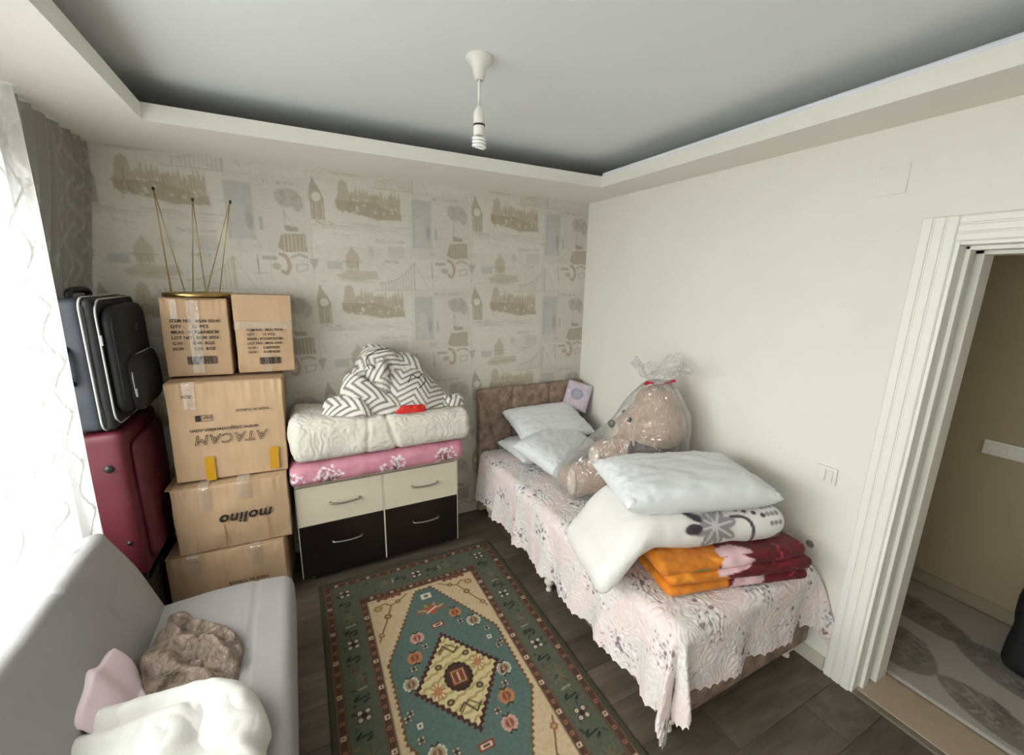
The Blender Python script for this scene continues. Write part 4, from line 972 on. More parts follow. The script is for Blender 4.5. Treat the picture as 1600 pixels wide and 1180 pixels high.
# ================================================================ bed
BX0, BX1, BY0, BY1 = 1.225, 2.165, 0.905, 2.885
mVel = M('taupe_velvet', rgb(152, 130, 114), 0.6, var=(14, 0.6), bump=(22, 0.5, 0.012))
mWhLeg = M('white_painted_leg', rgb(222, 214, 200), 0.45)
bd = thing('bed', ((BX0+BX1)/2, (BY0+BY1)/2, 0), label='single bed with taupe velvet headboard and base against the right wall', cat='bed')
B_ = lambda x, y, z: np.array([x-(BX0+BX1)/2, y-(BY0+BY1)/2, z])
slab('base', B_(BX0, BY0, 0.115), B_(BX1, BY1, 0.34), 0.02, (20, 30, 8), mVel, bd)
slab('mattress', B_(BX0+0.005, BY0+0.005, 0.341), B_(BX1-0.005, BY1-0.01, 0.535), 0.045, (18, 28, 8), M('mattress_ticking', rgb(220, 216, 208), 0.8), bd)
# headboard: padded panel with seams
hbx0, hbx1, hbz0, hbz1 = 1.205, 2.175, 0.02, 1.045
seams = [((1.205, 1.0), (1.40, 0.50)), ((1.50, 1.045), (1.50, 0.50)), ((1.85, 1.045), (1.85, 0.50)), ((2.175, 1.0), (1.98, 0.50)), ((1.50, 0.75), (1.85, 0.75))]
def hb_def(P, N):
    Q = P.copy(); x, z = P[:, 0]+(BX0+BX1)/2, P[:, 2]; d = np.full(len(P), 9.0)
    for (xa, za), (xb, zb) in seams:
        dx, dz = xb-xa, zb-za; t = np.clip(((x-xa)*dx+(z-za)*dz)/(dx*dx+dz*dz), 0, 1); d = np.minimum(d, np.hypot(x-xa-t*dx, z-za-t*dz))
    Q[:, 1] += np.where(N[:, 1] < -0.3, 0.018*np.exp(-(d/0.010)**2)+0.003*noise(x*12, z*12), 0); return Q
slab('headboard', B_(hbx0, 2.895, hbz0), B_(hbx1, 2.962, hbz1), (0.02, 0.025, 0.02), (90, 4, 90), mVel, bd, deform=hb_def)
def bed_leg(x, y):
    pr = [(0.0, 0.118), (0.034, 0.118), (0.036, 0.105), (0.026, 0.095), (0.022, 0.085), (0.03, 0.072), (0.032, 0.06), (0.022, 0.045), (0.015, 0.028), (0.013, 0.015), (0.02, 0.008), (0.018, 0.0), (0.0, 0.0)]
    c = B_(x, y, 0); return lathe('leg', pr[::-1], mWhLeg, bd, 16, (c[0], c[1], 0))
for x, y in ((BX0+0.035, 1.90), (BX0+0.05, BY0+0.06), (BX1-0.05, BY0+0.06), (BX0+0.05, BY1-0.06), (BX1-0.05, BY1-0.06), (BX1-0.035, 1.9)): bed_leg(x, y)

# bedspread with scalloped hem
A0, A1, Bf = 1.262, 2.115, 0.955            # where the cloth starts to bend over
dl, drr, dfo, rr_ = 0.42, 0.32, 0.34, 0.055
ZT = 0.545
nu, nv = 330, 430
U, V, F = grid(A0-dl, A1+drr, nu, Bf-dfo, 2.875, nv)
e1 = np.maximum(0, A0-U); e3 = np.maximum(0, U-A1); e2 = np.maximum(0, Bf-V); es = np.maximum(e1, e3); sg = np.where(e3 > 0, 1.0, -1.0)
hem = 0.014*np.abs(np.sin(V*PI/0.045))*np.clip(es/0.3, 0, 1)**6+0.014*np.abs(np.sin(U*PI/0.045))*np.clip(e2/0.3, 0, 1)**6
re = np.hypot(es, e2); th = np.arctan2(e2, es+1e-9); corner = np.sin(2*th)**2*(re > 0)
rf = re*(1+0.0)-hem
arc = PI*rr_/2
out = np.where(rf < arc, rr_*np.sin(np.minimum(rf, arc)/rr_), rr_); dz = np.where(rf < arc, rr_*(1-np.cos(np.minimum(rf, arc)/rr_)), rr_+(rf-arc))
hang = np.maximum(0, dz-0.03)
wav = 0.09*np.sin(V*2*PI/0.31+0.7)+0.05*np.sin(V*2*PI/0.17+2.0)
wavf = 0.10*np.sin(U*2*PI/0.36+0.4)+0.05*np.sin(U*2*PI/0.19)
flare = hang*np.where(re > 0, np.cos(th)**2*(0.06+wav*0.6)+np.sin(th)**2*(0.05+wavf*0.6)+corner*np.where(e3 > 0, 0.30+0.15*np.cos(7*th), 0.20+0.30*np.cos(5.6*th-1.2)), 0)
flare = np.where((e3 > 0) & (th < 0.6), np.minimum(flare, 0.02), flare)
dirx = np.where(re > 0, np.cos(th)*sg, 0); diry = np.where(re > 0, -np.sin(th), 0)
X = np.clip(U, A0, A1)+dirx*(out+flare); Y = np.maximum(V, Bf)+diry*(out+flare)
X = np.minimum(X, 2.186)
Z = ZT-dz*(1+0.05*corner)+0.004*fbm(U*5, V*5)+0.006*sstep(0.1, 0, re)*noise(U*2.2, V*2.2)
Z = np.maximum(Z, 0.012)
cs = Canvas(A0-dl, A1+drr, Bf-dfo, 2.9, 0.003, (232, 216, 214))
r = random.Random(31)
Wc, Hc = cs.W, cs.Hh
gx, gy = np.meshgrid(cs.x0+(np.arange(Wc)+0.5)*cs.res, cs.y0+(np.arange(Hc)+0.5)*cs.res)
bandm = sstep(-0.1, 0.35, np.sin((gx*1.0+0.45*np.sin(gy*4.5))*2*PI/0.42)+0.4*noise(gx*5, gy*5))[..., None]
cs.a = cs.a*(1-bandm)+np.array([226, 220, 217])/255*bandm
sp2 = (noise(gx*55, gy*55)*0.5+noise(gx*110, gy*110)*0.5)[..., None]; cs.a = cs.a*(1-0.13*(0.3+0.7*bandm)*np.clip(sp2*2, 0, 1))
row = 0; y = 0.68
while y < 2.85:
    x = A0-dl+0.08+(0.17 if row % 2 else 0)
    while x < A1+drr:
        cx, cy = x+r.uniform(-0.03, 0.03), y+r.uniform(-0.03, 0.03)
        for k in range(160):
            px_, py_ = cx+r.gauss(0, 0.05), cy+r.gauss(0, 0.075); cs.ell(px_, py_, 0.007, 0.005, (236, 235, 233), 0.6, r.uniform(0, 3))
        for k in range(34):
            px_, py_ = cx+r.gauss(0, 0.034), cy+r.gauss(0, 0.055)
            cs.ell(px_, py_, r.uniform(0.003, 0.008), r.uniform(0.0025, 0.004), r.choice([(92, 84, 92), (122, 108, 116), (74, 66, 74), (140, 130, 136)]), 0.9, r.uniform(0, 3))
        for k in range(3):
            px_, py_ = cx+r.gauss(0, 0.03), cy+r.gauss(0, 0.05); cs.ell(px_, py_, 0.011, 0.010, (104, 76, 92), 0.9); cs.ell(px_, py_, 0.006, 0.005, (168, 138, 152), 0.9)
        x += 0.34
    y += 0.25; row += 1
# vermicelli quilting as real relief
qn = np.sin(noise(U*9, V*9, 4.0)*16+noise(U*21, V*21)*3); rel = 0.0055*np.abs(qn)**0.6
mSpread = M('quilted_spread', attr=True, rough=0.8, bump=(75, 0.35, 0.004), sheen=0.05)
# relief along approximate normal
nz_ = np.where(re < arc, np.cos(np.minimum(rf, arc)/rr_), 0.0); nh = np.sqrt(1-nz_**2)
X2 = np.minimum(X+dirx*nh*rel, 2.189); Y2 = Y+diry*nh*rel; Z2 = Z+nz_*rel
mk('bedspread', np.stack([X2, Y2, Z2], 1), F, mSpread, col=cs.sample(U, V),
   label='pale pink and white quilted bedspread with dark flower clusters draped over the bed', cat='bedspread')

# ---- pillows
def pillow(name, w_, l_, h_, mtx, mat, label, seed=0, wr=0.006, n=56, colf=None, group=None, sag=0.0, pinch=0.07, cat='pillow'):
    U, V, F = grid(-1, 1, n, -1, 1, n)
    su = np.sin(U*PI/2); sv = np.sin(V*PI/2)
    x = w_/2*su*(1-pinch*(1-sv**2)*np.abs(su)**3); y = l_/2*sv*(1-pinch*(1-su**2)*np.abs(sv)**3)
    t = h_/2*(np.clip(1-np.abs(su)**4.5, 0, 1)*np.clip(1-np.abs(sv)**4.5, 0, 1))**0.46
    ed = 1-np.minimum(1-np.abs(su), 1-np.abs(sv)); wrk = wr*(fbm(su*4+seed, sv*4, seed)+1.8*np.exp(-((1-ed)/0.3)**1.0)*noise(su*22+seed, sv*9, seed*2))*np.minimum(1, t/(h_*0.12))
    top = np.stack([x, y, t+wrk], 1); bot = np.stack([x, y, -t+wrk*0.5], 1)
    nn = n*n; F2 = F[:, ::-1]+nn; P = np.vstack([top, bot])
    P[:, 2] += sag*(P[:, 0]/(w_/2))**2
    FF = F.tolist()+F2.tolist()
    c = colf(np.concatenate([su, su]), np.concatenate([sv, sv])) if colf else None
    o = mk(name, P, FF, mat, col=c, label=label, cat=cat, group=group)
    bm = bmesh.new(); bm.from_mesh(o.data); bmesh.ops.remove_doubles(bm, verts=bm.verts, dist=1e-5); bm.to_mesh(o.data); bm.free()
    o.matrix_world = mtx; return o
def frame(o, x, y, z=None):
    o = Vector(o); x = Vector(x).normalized(); y = Vector(y); y = (y-x*y.dot(x)).normalized(); z = x.cross(y)
    return Matrix(((x[0], y[0], z[0], o[0]), (x[1], y[1], z[1], o[1]), (x[2], y[2], z[2], o[2]), (0, 0, 0, 1)))
mPil = M('white_pillow_cotton', rgb(226, 228, 230), 0.7, bump=(90, 0.12, 0.003))
pillow('pillow', 0.66, 0.42, 0.13, frame((1.68, 2.655, 0.612), (1, 0.02, 0), (0, 1, 0.0)), mPil, 'white pillow lying flat lowest against the headboard', 3)
pillow('pillow', 0.64, 0.40, 0.15, frame((1.715, 2.70, 0.782), (1, 0.0, 0), (0, 0.93, 0.34)), mPil, 'white pillow propped on the lowest one and leaning on the headboard', 7)
pillow('pillow', 0.62, 0.40, 0.15, frame((1.64, 2.44, 0.685), (0.88, 0.45, 0.03), (-0.42, 0.85, 0.34)), mPil, 'white pillow leaning in front of the propped one next to the bagged bear', 12)
def lilac(su, sv):
    c = Canvas(-1, 1, -1, 1, 0.02, (206, 192, 202)); rr = random.Random(4)
    for k in range(60): c.ell(rr.uniform(-1, 1), rr.uniform(-1, 1), 0.1, 0.06, rr.choice([(190, 172, 188), (222, 212, 218), (176, 156, 180)]), 0.7, rr.uniform(0, 3))
    c.ell(-0.1, 0.15, 0.5, 0.4, (150, 146, 176), 0.8); c.ell(-0.1, 0.15, 0.3, 0.22, (170, 178, 176), 0.9)
    return c.sample(su, sv)
pillow('cushion', 0.21, 0.24, 0.07, frame((2.07, 2.82, 0.925), (0.80, -0.55, -0.25), (0.1, 0.25, 0.95)), M('lilac_print', attr=True, rough=0.7, bump=(80, 0.3, 0.004)),
       'small lilac printed cushion in the corner beside the headboard', 5, pinch=0.0, colf=lilac, wr=0.003, n=40, cat='cushion')

# ---- teddy bear inside a tied clear bag
def blob(name, balls, vox, sm, mat, parent=None, **kw):
    bm = bmesh.new()
    for (c, rr, *rest) in balls:
        s = rr if isinstance(rr, (tuple, list)) else (rr, rr, rr); rot = rest[0] if rest else (0, 0, 0)
        bmesh.ops.create_icosphere(bm, subdivisions=3, radius=1, matrix=Matrix.Translation(c) @ Euler(rot).to_matrix().to_4x4() @ Matrix.Diagonal((*s, 1)))
    me = bpy.data.meshes.new('tmp'); bm.to_mesh(me); bm.free(); t = bpy.data.objects.new('tmp', me); COL.objects.link(t)
    m = t.modifiers.new('r', 'REMESH'); m.mode = 'VOXEL'; m.voxel_size = vox; m2 = t.modifiers.new('s', 'SMOOTH'); m2.factor = 0.5; m2.iterations = sm
    me2 = bpy.data.meshes.new_from_object(t.evaluated_get(bpy.context.evaluated_depsgraph_get())); bpy.data.objects.remove(t); me2.name = name
    me2.materials.clear(); me2.polygons.foreach_set('use_smooth', [True]*len(me2.polygons)); o = bpy.data.objects.new(name, me2); COL.objects.link(o); me2.materials.append(mat)
    return finish(o, parent, **kw)
def chain(P, R0, R1, k=9):
    P = crom(P, k); n = len(P); return [(tuple(p), R0+(R1-R0)*i/(n-1)) for i, p in enumerate(P)]
mFur = M('beige_plush', rgb(196, 166, 146), 0.95, var=(40, 0.1), bump=(160, 0.7, 0.006), sheen=0.08)
mFurL = M('pale_plush', rgb(224, 208, 190), 0.95, bump=(160, 0.6, 0.005), sheen=0.1)
mShirt = M('plum_knit', rgb(66, 42, 50), 0.85, bump=(120, 0.4, 0.004))
HC = np.array([1.905, 1.80, 1.02]); fdir = np.array([-0.86, 0.50, 0.0]); fdir /= np.linalg.norm(fdir)
TB = np.array([1.92, 1.845, 0.745])
balls = [(tuple(HC), (0.185, 0.19, 0.175)), (tuple(HC+fdir*0.13+np.array([0, 0, -0.03])), 0.11), (tuple(TB), (0.185, 0.2, 0.185)), (tuple(TB+np.array([0, 0, 0.14])), 0.15),
         (tuple(HC+np.array([0.02, 0.10, 0.15])), 0.06), (tuple(HC+np.array([0.02, -0.06, 0.165])), 0.06), (tuple(HC+np.array([0.0, 0.0, 0.12])), 0.13)]
balls += chain([(1.86, 1.96, 0.66), (1.68, 2.04, 0.655), (1.50, 2.08, 0.635)], 0.10, 0.08)
balls += chain([(1.84, 1.78, 0.66), (1.66, 1.87, 0.67), (1.50, 1.95, 0.68)], 0.105, 0.09)+[((1.475, 1.965, 0.665), (0.07, 0.09, 0.115))]
balls += chain([(1.92, 1.72, 0.87), (1.83, 1.74, 0.85), (1.68, 1.86, 0.84)], 0.10, 0.105)+[((1.63, 1.90, 0.83), (0.11, 0.10, 0.10))]
br = thing('teddy_bear', (1.75, 1.9, 0.56), label='large beige teddy bear with plum sleeves slumped inside a clear bag', cat='stuffed toy')
O_ = Matrix.Translation((-1.75, -1.9, -0.56))
def local(o): o.data.transform(O_); return o
local(blob('body', balls, 0.014, 6, mFur, br))
local(blob('muzzle', [(tuple(HC+fdir*0.175+np.array([0, 0, -0.035])), (0.075, 0.085, 0.07), (0, 0, 0.5))], 0.01, 3, mFurL, br))
local(blob('nose', [(tuple(HC+fdir*0.252+np.array([0, 0, -0.005])), (0.022, 0.03, 0.028))], 0.005, 2, M('brown_nose', rgb(58, 42, 38), 0.3), br))
side = np.array([-fdir[1], fdir[0], 0])
for s in (-1, 1): local(blob('eye', [(tuple(HC+fdir*0.165+side*s*0.075+np.array([0, 0, 0.05])), 0.016)], 0.004, 1, mDark, br))
sl = [(tuple(p), r_+0.012) for p, r_ in chain([(1.92, 1.72, 0.87), (1.83, 1.74, 0.85), (1.765, 1.79, 0.845)], 0.10, 0.103)]
local(blob('foot_pad', [((1.432, 1.955, 0.668), (0.03, 0.066, 0.09), (0, 0, -0.35))], 0.007, 2, mFurL, br)); local(blob('paw_pad', [((1.545, 1.895, 0.83), (0.03, 0.07, 0.07), (0, 0, -0.3))], 0.007, 2, mFurL, br))
local(blob('sleeve', sl, 0.012, 3, mShirt, br))
P = [np.array([1.748, 1.804, 0.844])+0.115*(math.cos(t)*np.array([0.52, 0.75, 0.0])*0.9+math.sin(t)*np.array([0, 0, 1.0])) for t in np.linspace(0, 2*PI, 40, endpoint=False)]
mk('cuff_stripe', *tubeVF([p+np.array([-1.75, -1.9, -0.56]) for p in P], 0.008, 8, True), mFurL, br)
# bag = stretched hull round the bear
KN = np.array([1.905, 1.80, 1.285])
bm = bmesh.new()
bodyv = [v.co.copy()+Vector((1.75, 1.9, 0.56)) for o in br.children if o.name.startswith(('body', 'muzzle', 'nose', 'sleeve')) for v in o.data.vertices]
cen = Vector((1.75, 1.88, 0.75))
for v in bodyv[::3]:
    d = (v-cen); q = v+d.normalized()*0.034; q.x = min(q.x, 2.172); q.z = max(q.z, 0.556); bm.verts.new(q)
for k in range(10):
    t = k*PI/5; bm.verts.new((KN[0]+0.05*math.cos(t), KN[1]+0.05*math.sin(t), KN[2]))
hl = bmesh.ops.convex_hull(bm, input=bm.verts); bmesh.ops.delete(bm, geom=list({g for g in hl['geom_interior']+hl['geom_unused'] if isinstance(g, bmesh.types.BMVert)}), context='VERTS')
me = bpy.data.meshes.new('tmp'); bm.to_mesh(me); bm.free(); t_ = bpy.data.objects.new('tmp', me); COL.objects.link(t_)
m = t_.modifiers.new('r', 'REMESH'); m.mode = 'VOXEL'; m.voxel_size = 0.014; m2 = t_.modifiers.new('s', 'SMOOTH'); m2.iterations = 5; m2.factor = 0.5
me2 = bpy.data.meshes.new_from_object(t_.evaluated_get(bpy.context.evaluated_depsgraph_get())); bpy.data.objects.remove(t_)
mBag = film('clear_bag_plastic', 0.72, (0.98, 0.98, 0.97), 0.09, (12, 1.0, 0.06), 0.6)
bag = thing('plastic_bag', (1.75, 1.9, 0.56), label='clear plastic bag tied with red ribbon around the teddy bear', cat='bag')
BL = np.array([1.75, 1.9, 0.56])
Vb = np.empty(len(me2.vertices)*3); me2.vertices.foreach_get('co', Vb); Vb = Vb.reshape(-1, 3); Fb = [list(p.vertices) for p in me2.polygons]; bpy.data.meshes.remove(me2)
# pleats gathering towards the knot and fine crinkles; the plastic sags between limbs and head
ang = np.arctan2(Vb[:, 1]-KN[1], Vb[:, 0]-KN[0]); up_ = sstep(0.75, 1.26, Vb[:, 2])
dv = Vb-np.array([1.78, 1.87, 0.82]); dv /= np.linalg.norm(dv, axis=1)[:, None]
Vb = Vb+dv*(0.010*up_*np.sin(ang*17+3*noise(Vb[:, 0]*6, Vb[:, 1]*6, Vb[:, 2]*6))+0.006*noise(Vb[:, 0]*16, Vb[:, 1]*16, Vb[:, 2]*16))[:, None]
sag = sstep(0.15, 0.0, np.abs((Vb[:, 0]-1.70)))*sstep(0.85, 1.0, Vb[:, 2]); Vb = Vb-dv*(0.035*sag)[:, None]
Vb[:, 0] = np.minimum(Vb[:, 0], 2.185); Vb[:, 2] = np.maximum(Vb[:, 2], 0.552)
mk('bag_body', Vb-BL, Fb, mBag, bag)
nA, nB = 120, 26; V = []
for j in range(nB):
    t = j/(nB-1)
    for i in range(nA):
        a = 2*PI*i/nA; rr = 0.034+0.115*t**0.7+0.035*t*math.sin(a*4+1.3)+0.022*t*math.sin(a*9+6*t)
        z = KN[2]-0.005+0.17*t-0.05*t*t+0.03*t*math.sin(a*3+0.5)+0.02*t*math.sin(a*7)
        V.append((min(KN[0]+rr*math.cos(a), 2.19), KN[1]+rr*1.1*math.sin(a), z))
V = np.array(V)+np.stack([0.010*noise(np.array(V)[:, 0]*30, np.array(V)[:, 2]*30, k) for k in range(3)], 1)
V[:, 0] = np.minimum(V[:, 0], 2.192)
mk('bag_ruffle', V-BL, gridF(nB, nA, False, True), film('crinkled_bag_plastic', 0.5, (0.98, 0.98, 0.97), 0.12, (24, 1.0, 0.04), 0.45), bag)
mRib = M('red_ribbon', rgb(196, 30, 46), 0.35)
tube('ribbon', [(KN[0]-BL[0]+0.042*math.cos(t), KN[1]-BL[1]+0.042*math.sin(t), KN[2]-BL[2]) for t in np.linspace(0, 2*PI, 24, endpoint=False)], 0.006, mRib, bag, 6, True)
k0 = KN-BL
for s in (-1, 1):
    d = RT*s; tube('ribbon_end', [k0+d*0.03-FW*0.03, k0+d*0.06-FW*0.04+np.array([0, 0, 0.006]), k0+d*0.09-FW*0.035+np.array([0, 0, 0.012*s])], [0.005, 0.010, 0.008], mRib, bag, 6)

# ---- blankets at the foot of the bed
rgd = lambda name, lo, hi, r_, n, mat, deform, colf, **kw: slab(name, lo, hi, r_, n, mat, deform=deform, colf=colf, **kw)
# local frame: x along the fold, y into the bed, origin at the front left corner
def place(P, o, ang):
    c, s = math.cos(ang), math.sin(ang); Q = P.copy(); Q[:, 0] = o[0]+P[:, 0]*c-P[:, 1]*s; Q[:, 1] = o[1]+P[:, 0]*s+P[:, 1]*c; Q[:, 2] = o[2]+P[:, 2]; return Q
bb = Canvas(-0.1, 1.0, -0.3, 0.6, 0.004, (96, 8, 20))
r = random.Random(9)
for k in range(16): bb.ell(r.uniform(0.3, 0.9), r.uniform(-0.25, 0.5), 0.06, 0.02, r.choice([(120, 14, 40), (76, 4, 12), (140, 30, 60)]), 0.6, r.uniform(0, 3))
bb.poly([(-0.1, -0.3), (0.26, -0.3), (0.30, -0.05), (0.24, 0.05), (0.3, 0.2), (0.2, 0.6), (-0.1, 0.6)], (214, 128, 30))
for k in range(70): bb.ell(r.uniform(-0.08, 0.26), r.uniform(-0.25, 0.5), 0.035, 0.012, r.choice([(230, 158, 50), (196, 104, 22), (222, 140, 70), (180, 96, 24)]), 0.6, r.uniform(0, 3))
bb.poly([(0.24, -0.02), (0.40, 0.02), (0.42, 0.09), (0.34, 0.14), (0.26, 0.12)], (226, 190, 196)); bb.poly([(0.29, -0.16), (0.46, -0.14), (0.48, -0.07), (0.33, -0.06)], (226, 190, 196))
bb.ell(0.16, 0.05, 0.045, 0.018, (120, 126, 50), 0.9, 0.3)
for x, y in ((0.52, 0.08), (0.68, 0.1), (0.6, -0.06)): bb.line(crom([(x, y-0.03), (x+0.04, y), (x+0.03, y+0.04)], 5), 0.008, (176, 60, 90))
wo, wa = (1.305, 1.055, 0.0), rad(-13.5)
def bcol(P, N): return bb.sample(P[:, 0], np.where(N[:, 1] < -0.35, (P[:, 2]-0.64)*1.8, 0.03+P[:, 1]))
def bdef_layer(z0, seed):
    def f(P, N):
        Q = P+N*(0.008*noise(P[:, 0]*8+seed, P[:, 1]*8, P[:, 2]*12)+0.004*noise(P[:, 0]*25+seed, P[:, 1]*25, P[:, 2]*25))[:, None]*sstep(0.0, 0.02, P[:, 2]-z0)[:, None]
        Q[:, 1] += 0.03*np.sin(P[:, 0]*4+seed)*0.5; Q[:, 2] -= 0.0
        return place(Q, wo, wa)
    return f
LV = []; LF = []; LC = []; off = 0
for (lo, hi, sd) in (((0.0, -0.01, 0.556), (0.71, 0.42, 0.605), 1), ((0.01, 0.0, 0.600), (0.735, 0.42, 0.655), 2), ((-0.03, 0.02, 0.650), (0.715, 0.42, 0.712), 3)):
    P, F, N = slabV(lo, hi, (0.03, 0.03, (hi[2]-lo[2])/2), (90, 40, 12)); LC.append(bcol(P, N)*(1+0.3*fbm(P[:, 0]*14, P[:, 1]*14, P[:, 2]*14))[:, None].clip(0.4, 1.6)); LV.append(bdef_layer(lo[2], sd)(P, N)); LF += [[a+off for a in f] for f in F]; off += len(P)
mk('plush_blanket', np.vstack(LV), LF, M('burgundy_plush', attr=True, rough=0.75, bump=(90, 0.3, 0.004), sheen=0.08), col=np.vstack(LC),
   label='folded burgundy plush blanket with orange corner under the white flowered blanket', cat='blanket')
fb = Canvas(-0.15, 1.1, -0.25, 0.6, 0.0035, (228, 226, 222))
GR, DK = (140, 138, 140), (62, 48, 58)
fx, fy = 0.60, 0.045
for k in range(8):
    t = k*PI/4+0.2; fb.ell(fx+0.06*math.cos(t), fy+0.058*math.sin(t), 0.055, 0.026, GR, 0.95, t)
for k in range(8):
    t = k*PI/4+0.2; fb.line([(fx, fy), (fx+0.095*math.cos(t), fy+0.09*math.sin(t))], 0.009, (210, 208, 206), 0.95)
fb.ell(fx, fy, 0.02, 0.02, (196, 194, 194))
for t in (2.55, 3.25): fb.ell(fx+0.11*math.cos(t), fy+0.09*math.sin(t), 0.045, 0.022, DK, 0.95, t)
fb.line(crom([(0.70, 0.085), (0.76, 0.075), (0.79, 0.02), (0.80, -0.10)], 8), 0.014, DK); fb.line(crom([(0.84, -0.10), (0.89, -0.05), (0.95, -0.01), (1.05, 0.02)], 8), 0.014, DK)
for k in range(5): fb.ell(0.71+0.036*k, 0.14-0.017*k, 0.011, 0.010, DK)
for k in range(9): fb.ell(0.885+0.022*(k % 3)-0.006*(k//3), 0.035+0.038*(k//3), 0.010, 0.010, GR)
vo, va = (0.985, 1.215, 0.0), rad(-15)
def fcol(P, N):
    phi = np.arctan2(N[:, 2], -N[:, 1]); s_ = np.where(P[:, 1] < 0.0745, 0.0745*np.clip(phi, -1.6, 1.6), np.where(N[:, 2] > 0, 0.117+P[:, 1]-0.0745, -0.2)); return fb.sample(P[:, 0], s_)
def fdef(P, N):
    Q = P+N*(0.010*noise(P[:, 0]*5, P[:, 1]*5, P[:, 2]*7)+0.004*noise(P[:, 0]*15, P[:, 1]*15, P[:, 2]*15))[:, None]
    # left end hangs over the bed's edge
    dr_ = sstep(0.36, 0.0, P[:, 0]); Q[:, 2] -= 0.17*dr_**1.3; Q[:, 1] += 0.07*dr_*(P[:, 1] < 0.2)*0-0.03*dr_; Q[:, 0] += 0.05*dr_**2
    Q[:, 2] += 0.01*np.sin(P[:, 0]*6)
    return place(Q, vo, va)
slab('flowered_blanket', (0.0, 0.0, 0.715), (0.985, 0.46, 0.865), (0.06, 0.075, 0.0745), (150, 50, 34), M('white_fleece', attr=True, rough=0.85, bump=(60, 0.25, 0.005), sheen=0.05), deform=fdef, colf=fcol,
     label='thick folded white blanket with a grey flower on the bed', cat='blanket')
pc_ = (PXZ(933, 735, 0.90)+PXZ(965, 805, 0.90)+PXZ(1210, 790, 0.90)+PXZ(1125, 715, 0.90))/4
ex = PXZ(1210, 790, 0.90)-PXZ(965, 805, 0.90); ey = PXZ(933, 735, 0.90)-PXZ(965, 805, 0.90)
pillow('pillow', 0.74, 0.46, 0.17, frame((pc_[0]+0.005, pc_[1]-0.01, 0.925), ex, ey), mPil, 'large plump white pillow lying on the flowered white blanket', 21, wr=0.007, pinch=0.035)

# ================================================================ sofa bed
mSofa = M('light_grey_upholstery', rgb(156, 154, 154), 0.8, var=(4, 0.05), bump=(220, 0.3, 0.003), sheen=0.05)
SY0, SY1 = 0.22, 2.14
sf = thing('sofa_bed', (-0.5, 1.18, 0), label='light grey upholstered sofa bed under the window', cat='sofa')
S_ = lambda x, y, z: np.array([x+0.5, y-1.18, z])
def seat_def(P, N):
    Q = P.copy(); x, y = P[:, 0]-0.5, P[:, 1]+1.18; top = N[:, 2] > 0.3
    Q[:, 2] += np.where(top, 0.012*np.cos((x+0.4)*3.2)*1.0-0.007*np.exp(-((x+0.27)/0.005)**2)-0.007*np.exp(-((y-1.62)/0.006)**2)-0.007*np.exp(-((y-1.0)/0.006)**2)+0.006*noise(x*5, y*5), 0)
    Q[:, 1] += 0.03*(1-((x+0.4)/0.29)**2)*(N[:, 1] > 0.3)*0.6; return Q
slab('seat', S_(-0.69, SY0, 0.20), S_(-0.115, SY1, 0.42), 0.05, (60, 150, 10), mSofa, sf, deform=seat_def)
tilt = rad(20.5); ct, st = math.cos(tilt), math.sin(tilt)
def back_def(P, N):
    # local: x thickness (0 = front), z height from hinge, y length
    Q = P.copy(); y = P[:, 1]+1.18; fr = N[:, 0] > 0.3; tp = N[:, 2] > 0.3
    Q[:, 0] += np.where(fr, 0.010*np.sin(np.clip(P[:, 2]/0.46, 0, 1)*PI)-0.016*np.exp(-((P[:, 2]-0.24)/0.007)**2)*0+0.004*noise(y*6, P[:, 2]*6)-0.012*np.exp(-(((y-1.86)/0.012)**2+((P[:, 2]-0.22)/0.035)**2)), 0)
    Q[:, 2] += np.where(tp, 0.01*noise(y*5, P[:, 0]*9)-0.01*np.exp(-((y-1.75)/0.008)**2), 0)
    R_ = Q.copy(); R_[:, 0] = Q[:, 0]*ct-Q[:, 2]*st; R_[:, 2] = Q[:, 0]*st+Q[:, 2]*ct
    R_[:, 0] += -0.615+0.5; R_[:, 2] += 0.405; return R_
slab('backrest', np.array([-0.20, SY0-1.18, -0.02]), np.array([0.0, SY1-1.18, 0.465]), (0.03, 0.035, 0.03), (30, 160, 50), mSofa, sf, deform=back_def)
slab('base', S_(-0.72, SY0+0.06, 0.09), S_(-0.15, SY1-0.06, 0.205), 0.01, (6, 10, 4), M('sofa_base_black', rgb(36, 34, 34), 0.7), sf)
for x in (-0.2, -0.66):
    for y in (SY0+0.12, SY1-0.12):
        c = S_(x, y, 0); lathe('leg', [(0.0, 0.0), (0.018, 0.0), (0.024, 0.095), (0.0, 0.095)], mDark, sf, 14, (c[0], c[1], 0))

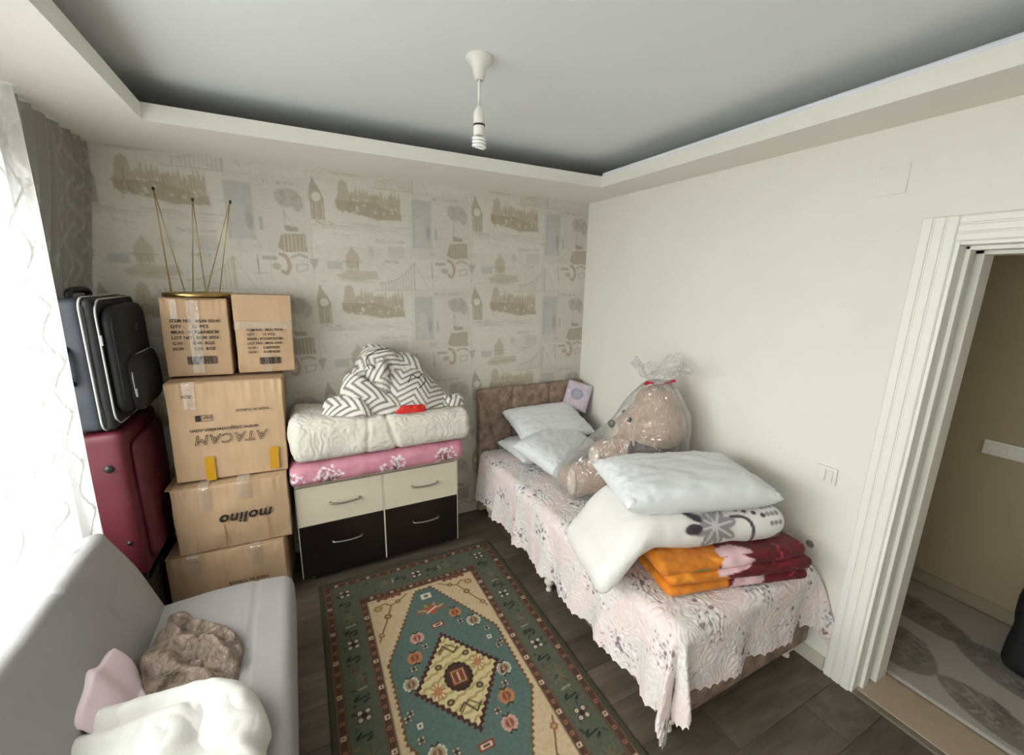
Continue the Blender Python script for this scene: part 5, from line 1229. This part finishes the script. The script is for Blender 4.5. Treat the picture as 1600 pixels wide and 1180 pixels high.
# things thrown on the sofa
def zs(x, y):
    seat = 0.432+0*x; xb = -0.615+0.018
    return np.maximum(seat, 0.405+(xb-x)*(ct/st)*1.0+0.0)
def pxs(pts, z): return [tuple(PXZ(a, b, z)[:2]) for a, b in pts]
mGar = M('brown_crushed_velvet', rgb(134, 116, 102), 0.45, var=(26, 0.6), bump=(30, 0.9, 0.03), sheen=0.08)
gb = pxs([(218, 1030), (250, 985), (268, 955), (290, 950), (305, 968), (345, 975), (378, 1000), (375, 1030), (365, 1062), (330, 1085), (270, 1100), (225, 1080)], 0.46)
mound('velvet_garment', gb, lambda x, y: 0.432+0*x, lambda x, y, a, b: np.clip(0.05+0.03*np.abs(noise(x*14, y*14, 2))+0.035*noise(x*6, y*6, 7)+0.022*np.sin((x*0.8+y)*46+4*noise(x*8, y*8)), 0.012, None), mGar, n=180, m=60,
      label='crumpled brown velvet garment lying on the grey sofa seat', cat='clothing')
mPinkB = M('pale_pink_fleece', rgb(226, 206, 214), 0.9, bump=(60, 0.2, 0.005), sheen=0.05)
pb = pxs([(10, 1190), (25, 1130), (90, 1088), (160, 1052), (208, 1036), (222, 1060), (236, 1090), (215, 1140), (120, 1170), (60, 1240), (-20, 1260)], 0.50)
def pz(x, y): return 0.437+np.clip((-0.585-x)*1.6, 0, 0.12)
mound('pink_blanket', pb, pz, lambda x, y, a, b: np.clip(0.045+0.014*noise(x*8, y*8, 1)+0.016*np.sin(x*40+y*34+2.5*noise(x*6, y*6)), 0.012, None), mPinkB, n=160, m=50,
      label='pale pink fleece blanket bunched between sofa backrest and white duvet', cat='blanket')
mWhB = M('white_duvet', rgb(212, 211, 206), 0.85, bump=(30, 0.25, 0.01), sheen=0.05)
wb_ = pxs([(32, 1165), (80, 1118), (165, 1095), (250, 1075), (320, 1058), (372, 1050), (402, 1072), (420, 1112), (412, 1150), (440, 1220), (440, 1330), (250, 1400), (60, 1330), (20, 1230)], 0.52)
def white_h(x, y, a, b):
    return np.clip(0.10+0.03*noise(x*4, y*4, 9)+0.03*np.abs(np.sin((x*0.55+y)*17+2.5*noise(x*4, y*4, 3)))+0.014*np.sin((x-0.4*y)*60+4*noise(x*6, y*6, 6))*sstep(0.0, 0.4, noise(x*3, y*3, 12))+0.012*np.abs(noise(x*14, y*14, 5)), 0.03, None)
mound('white_duvet', wb_, lambda x, y: 0.435+0*x, white_h, mWhB, n=300, m=110, label='white duvet thrown across the near end of the sofa seat', cat='duvet')
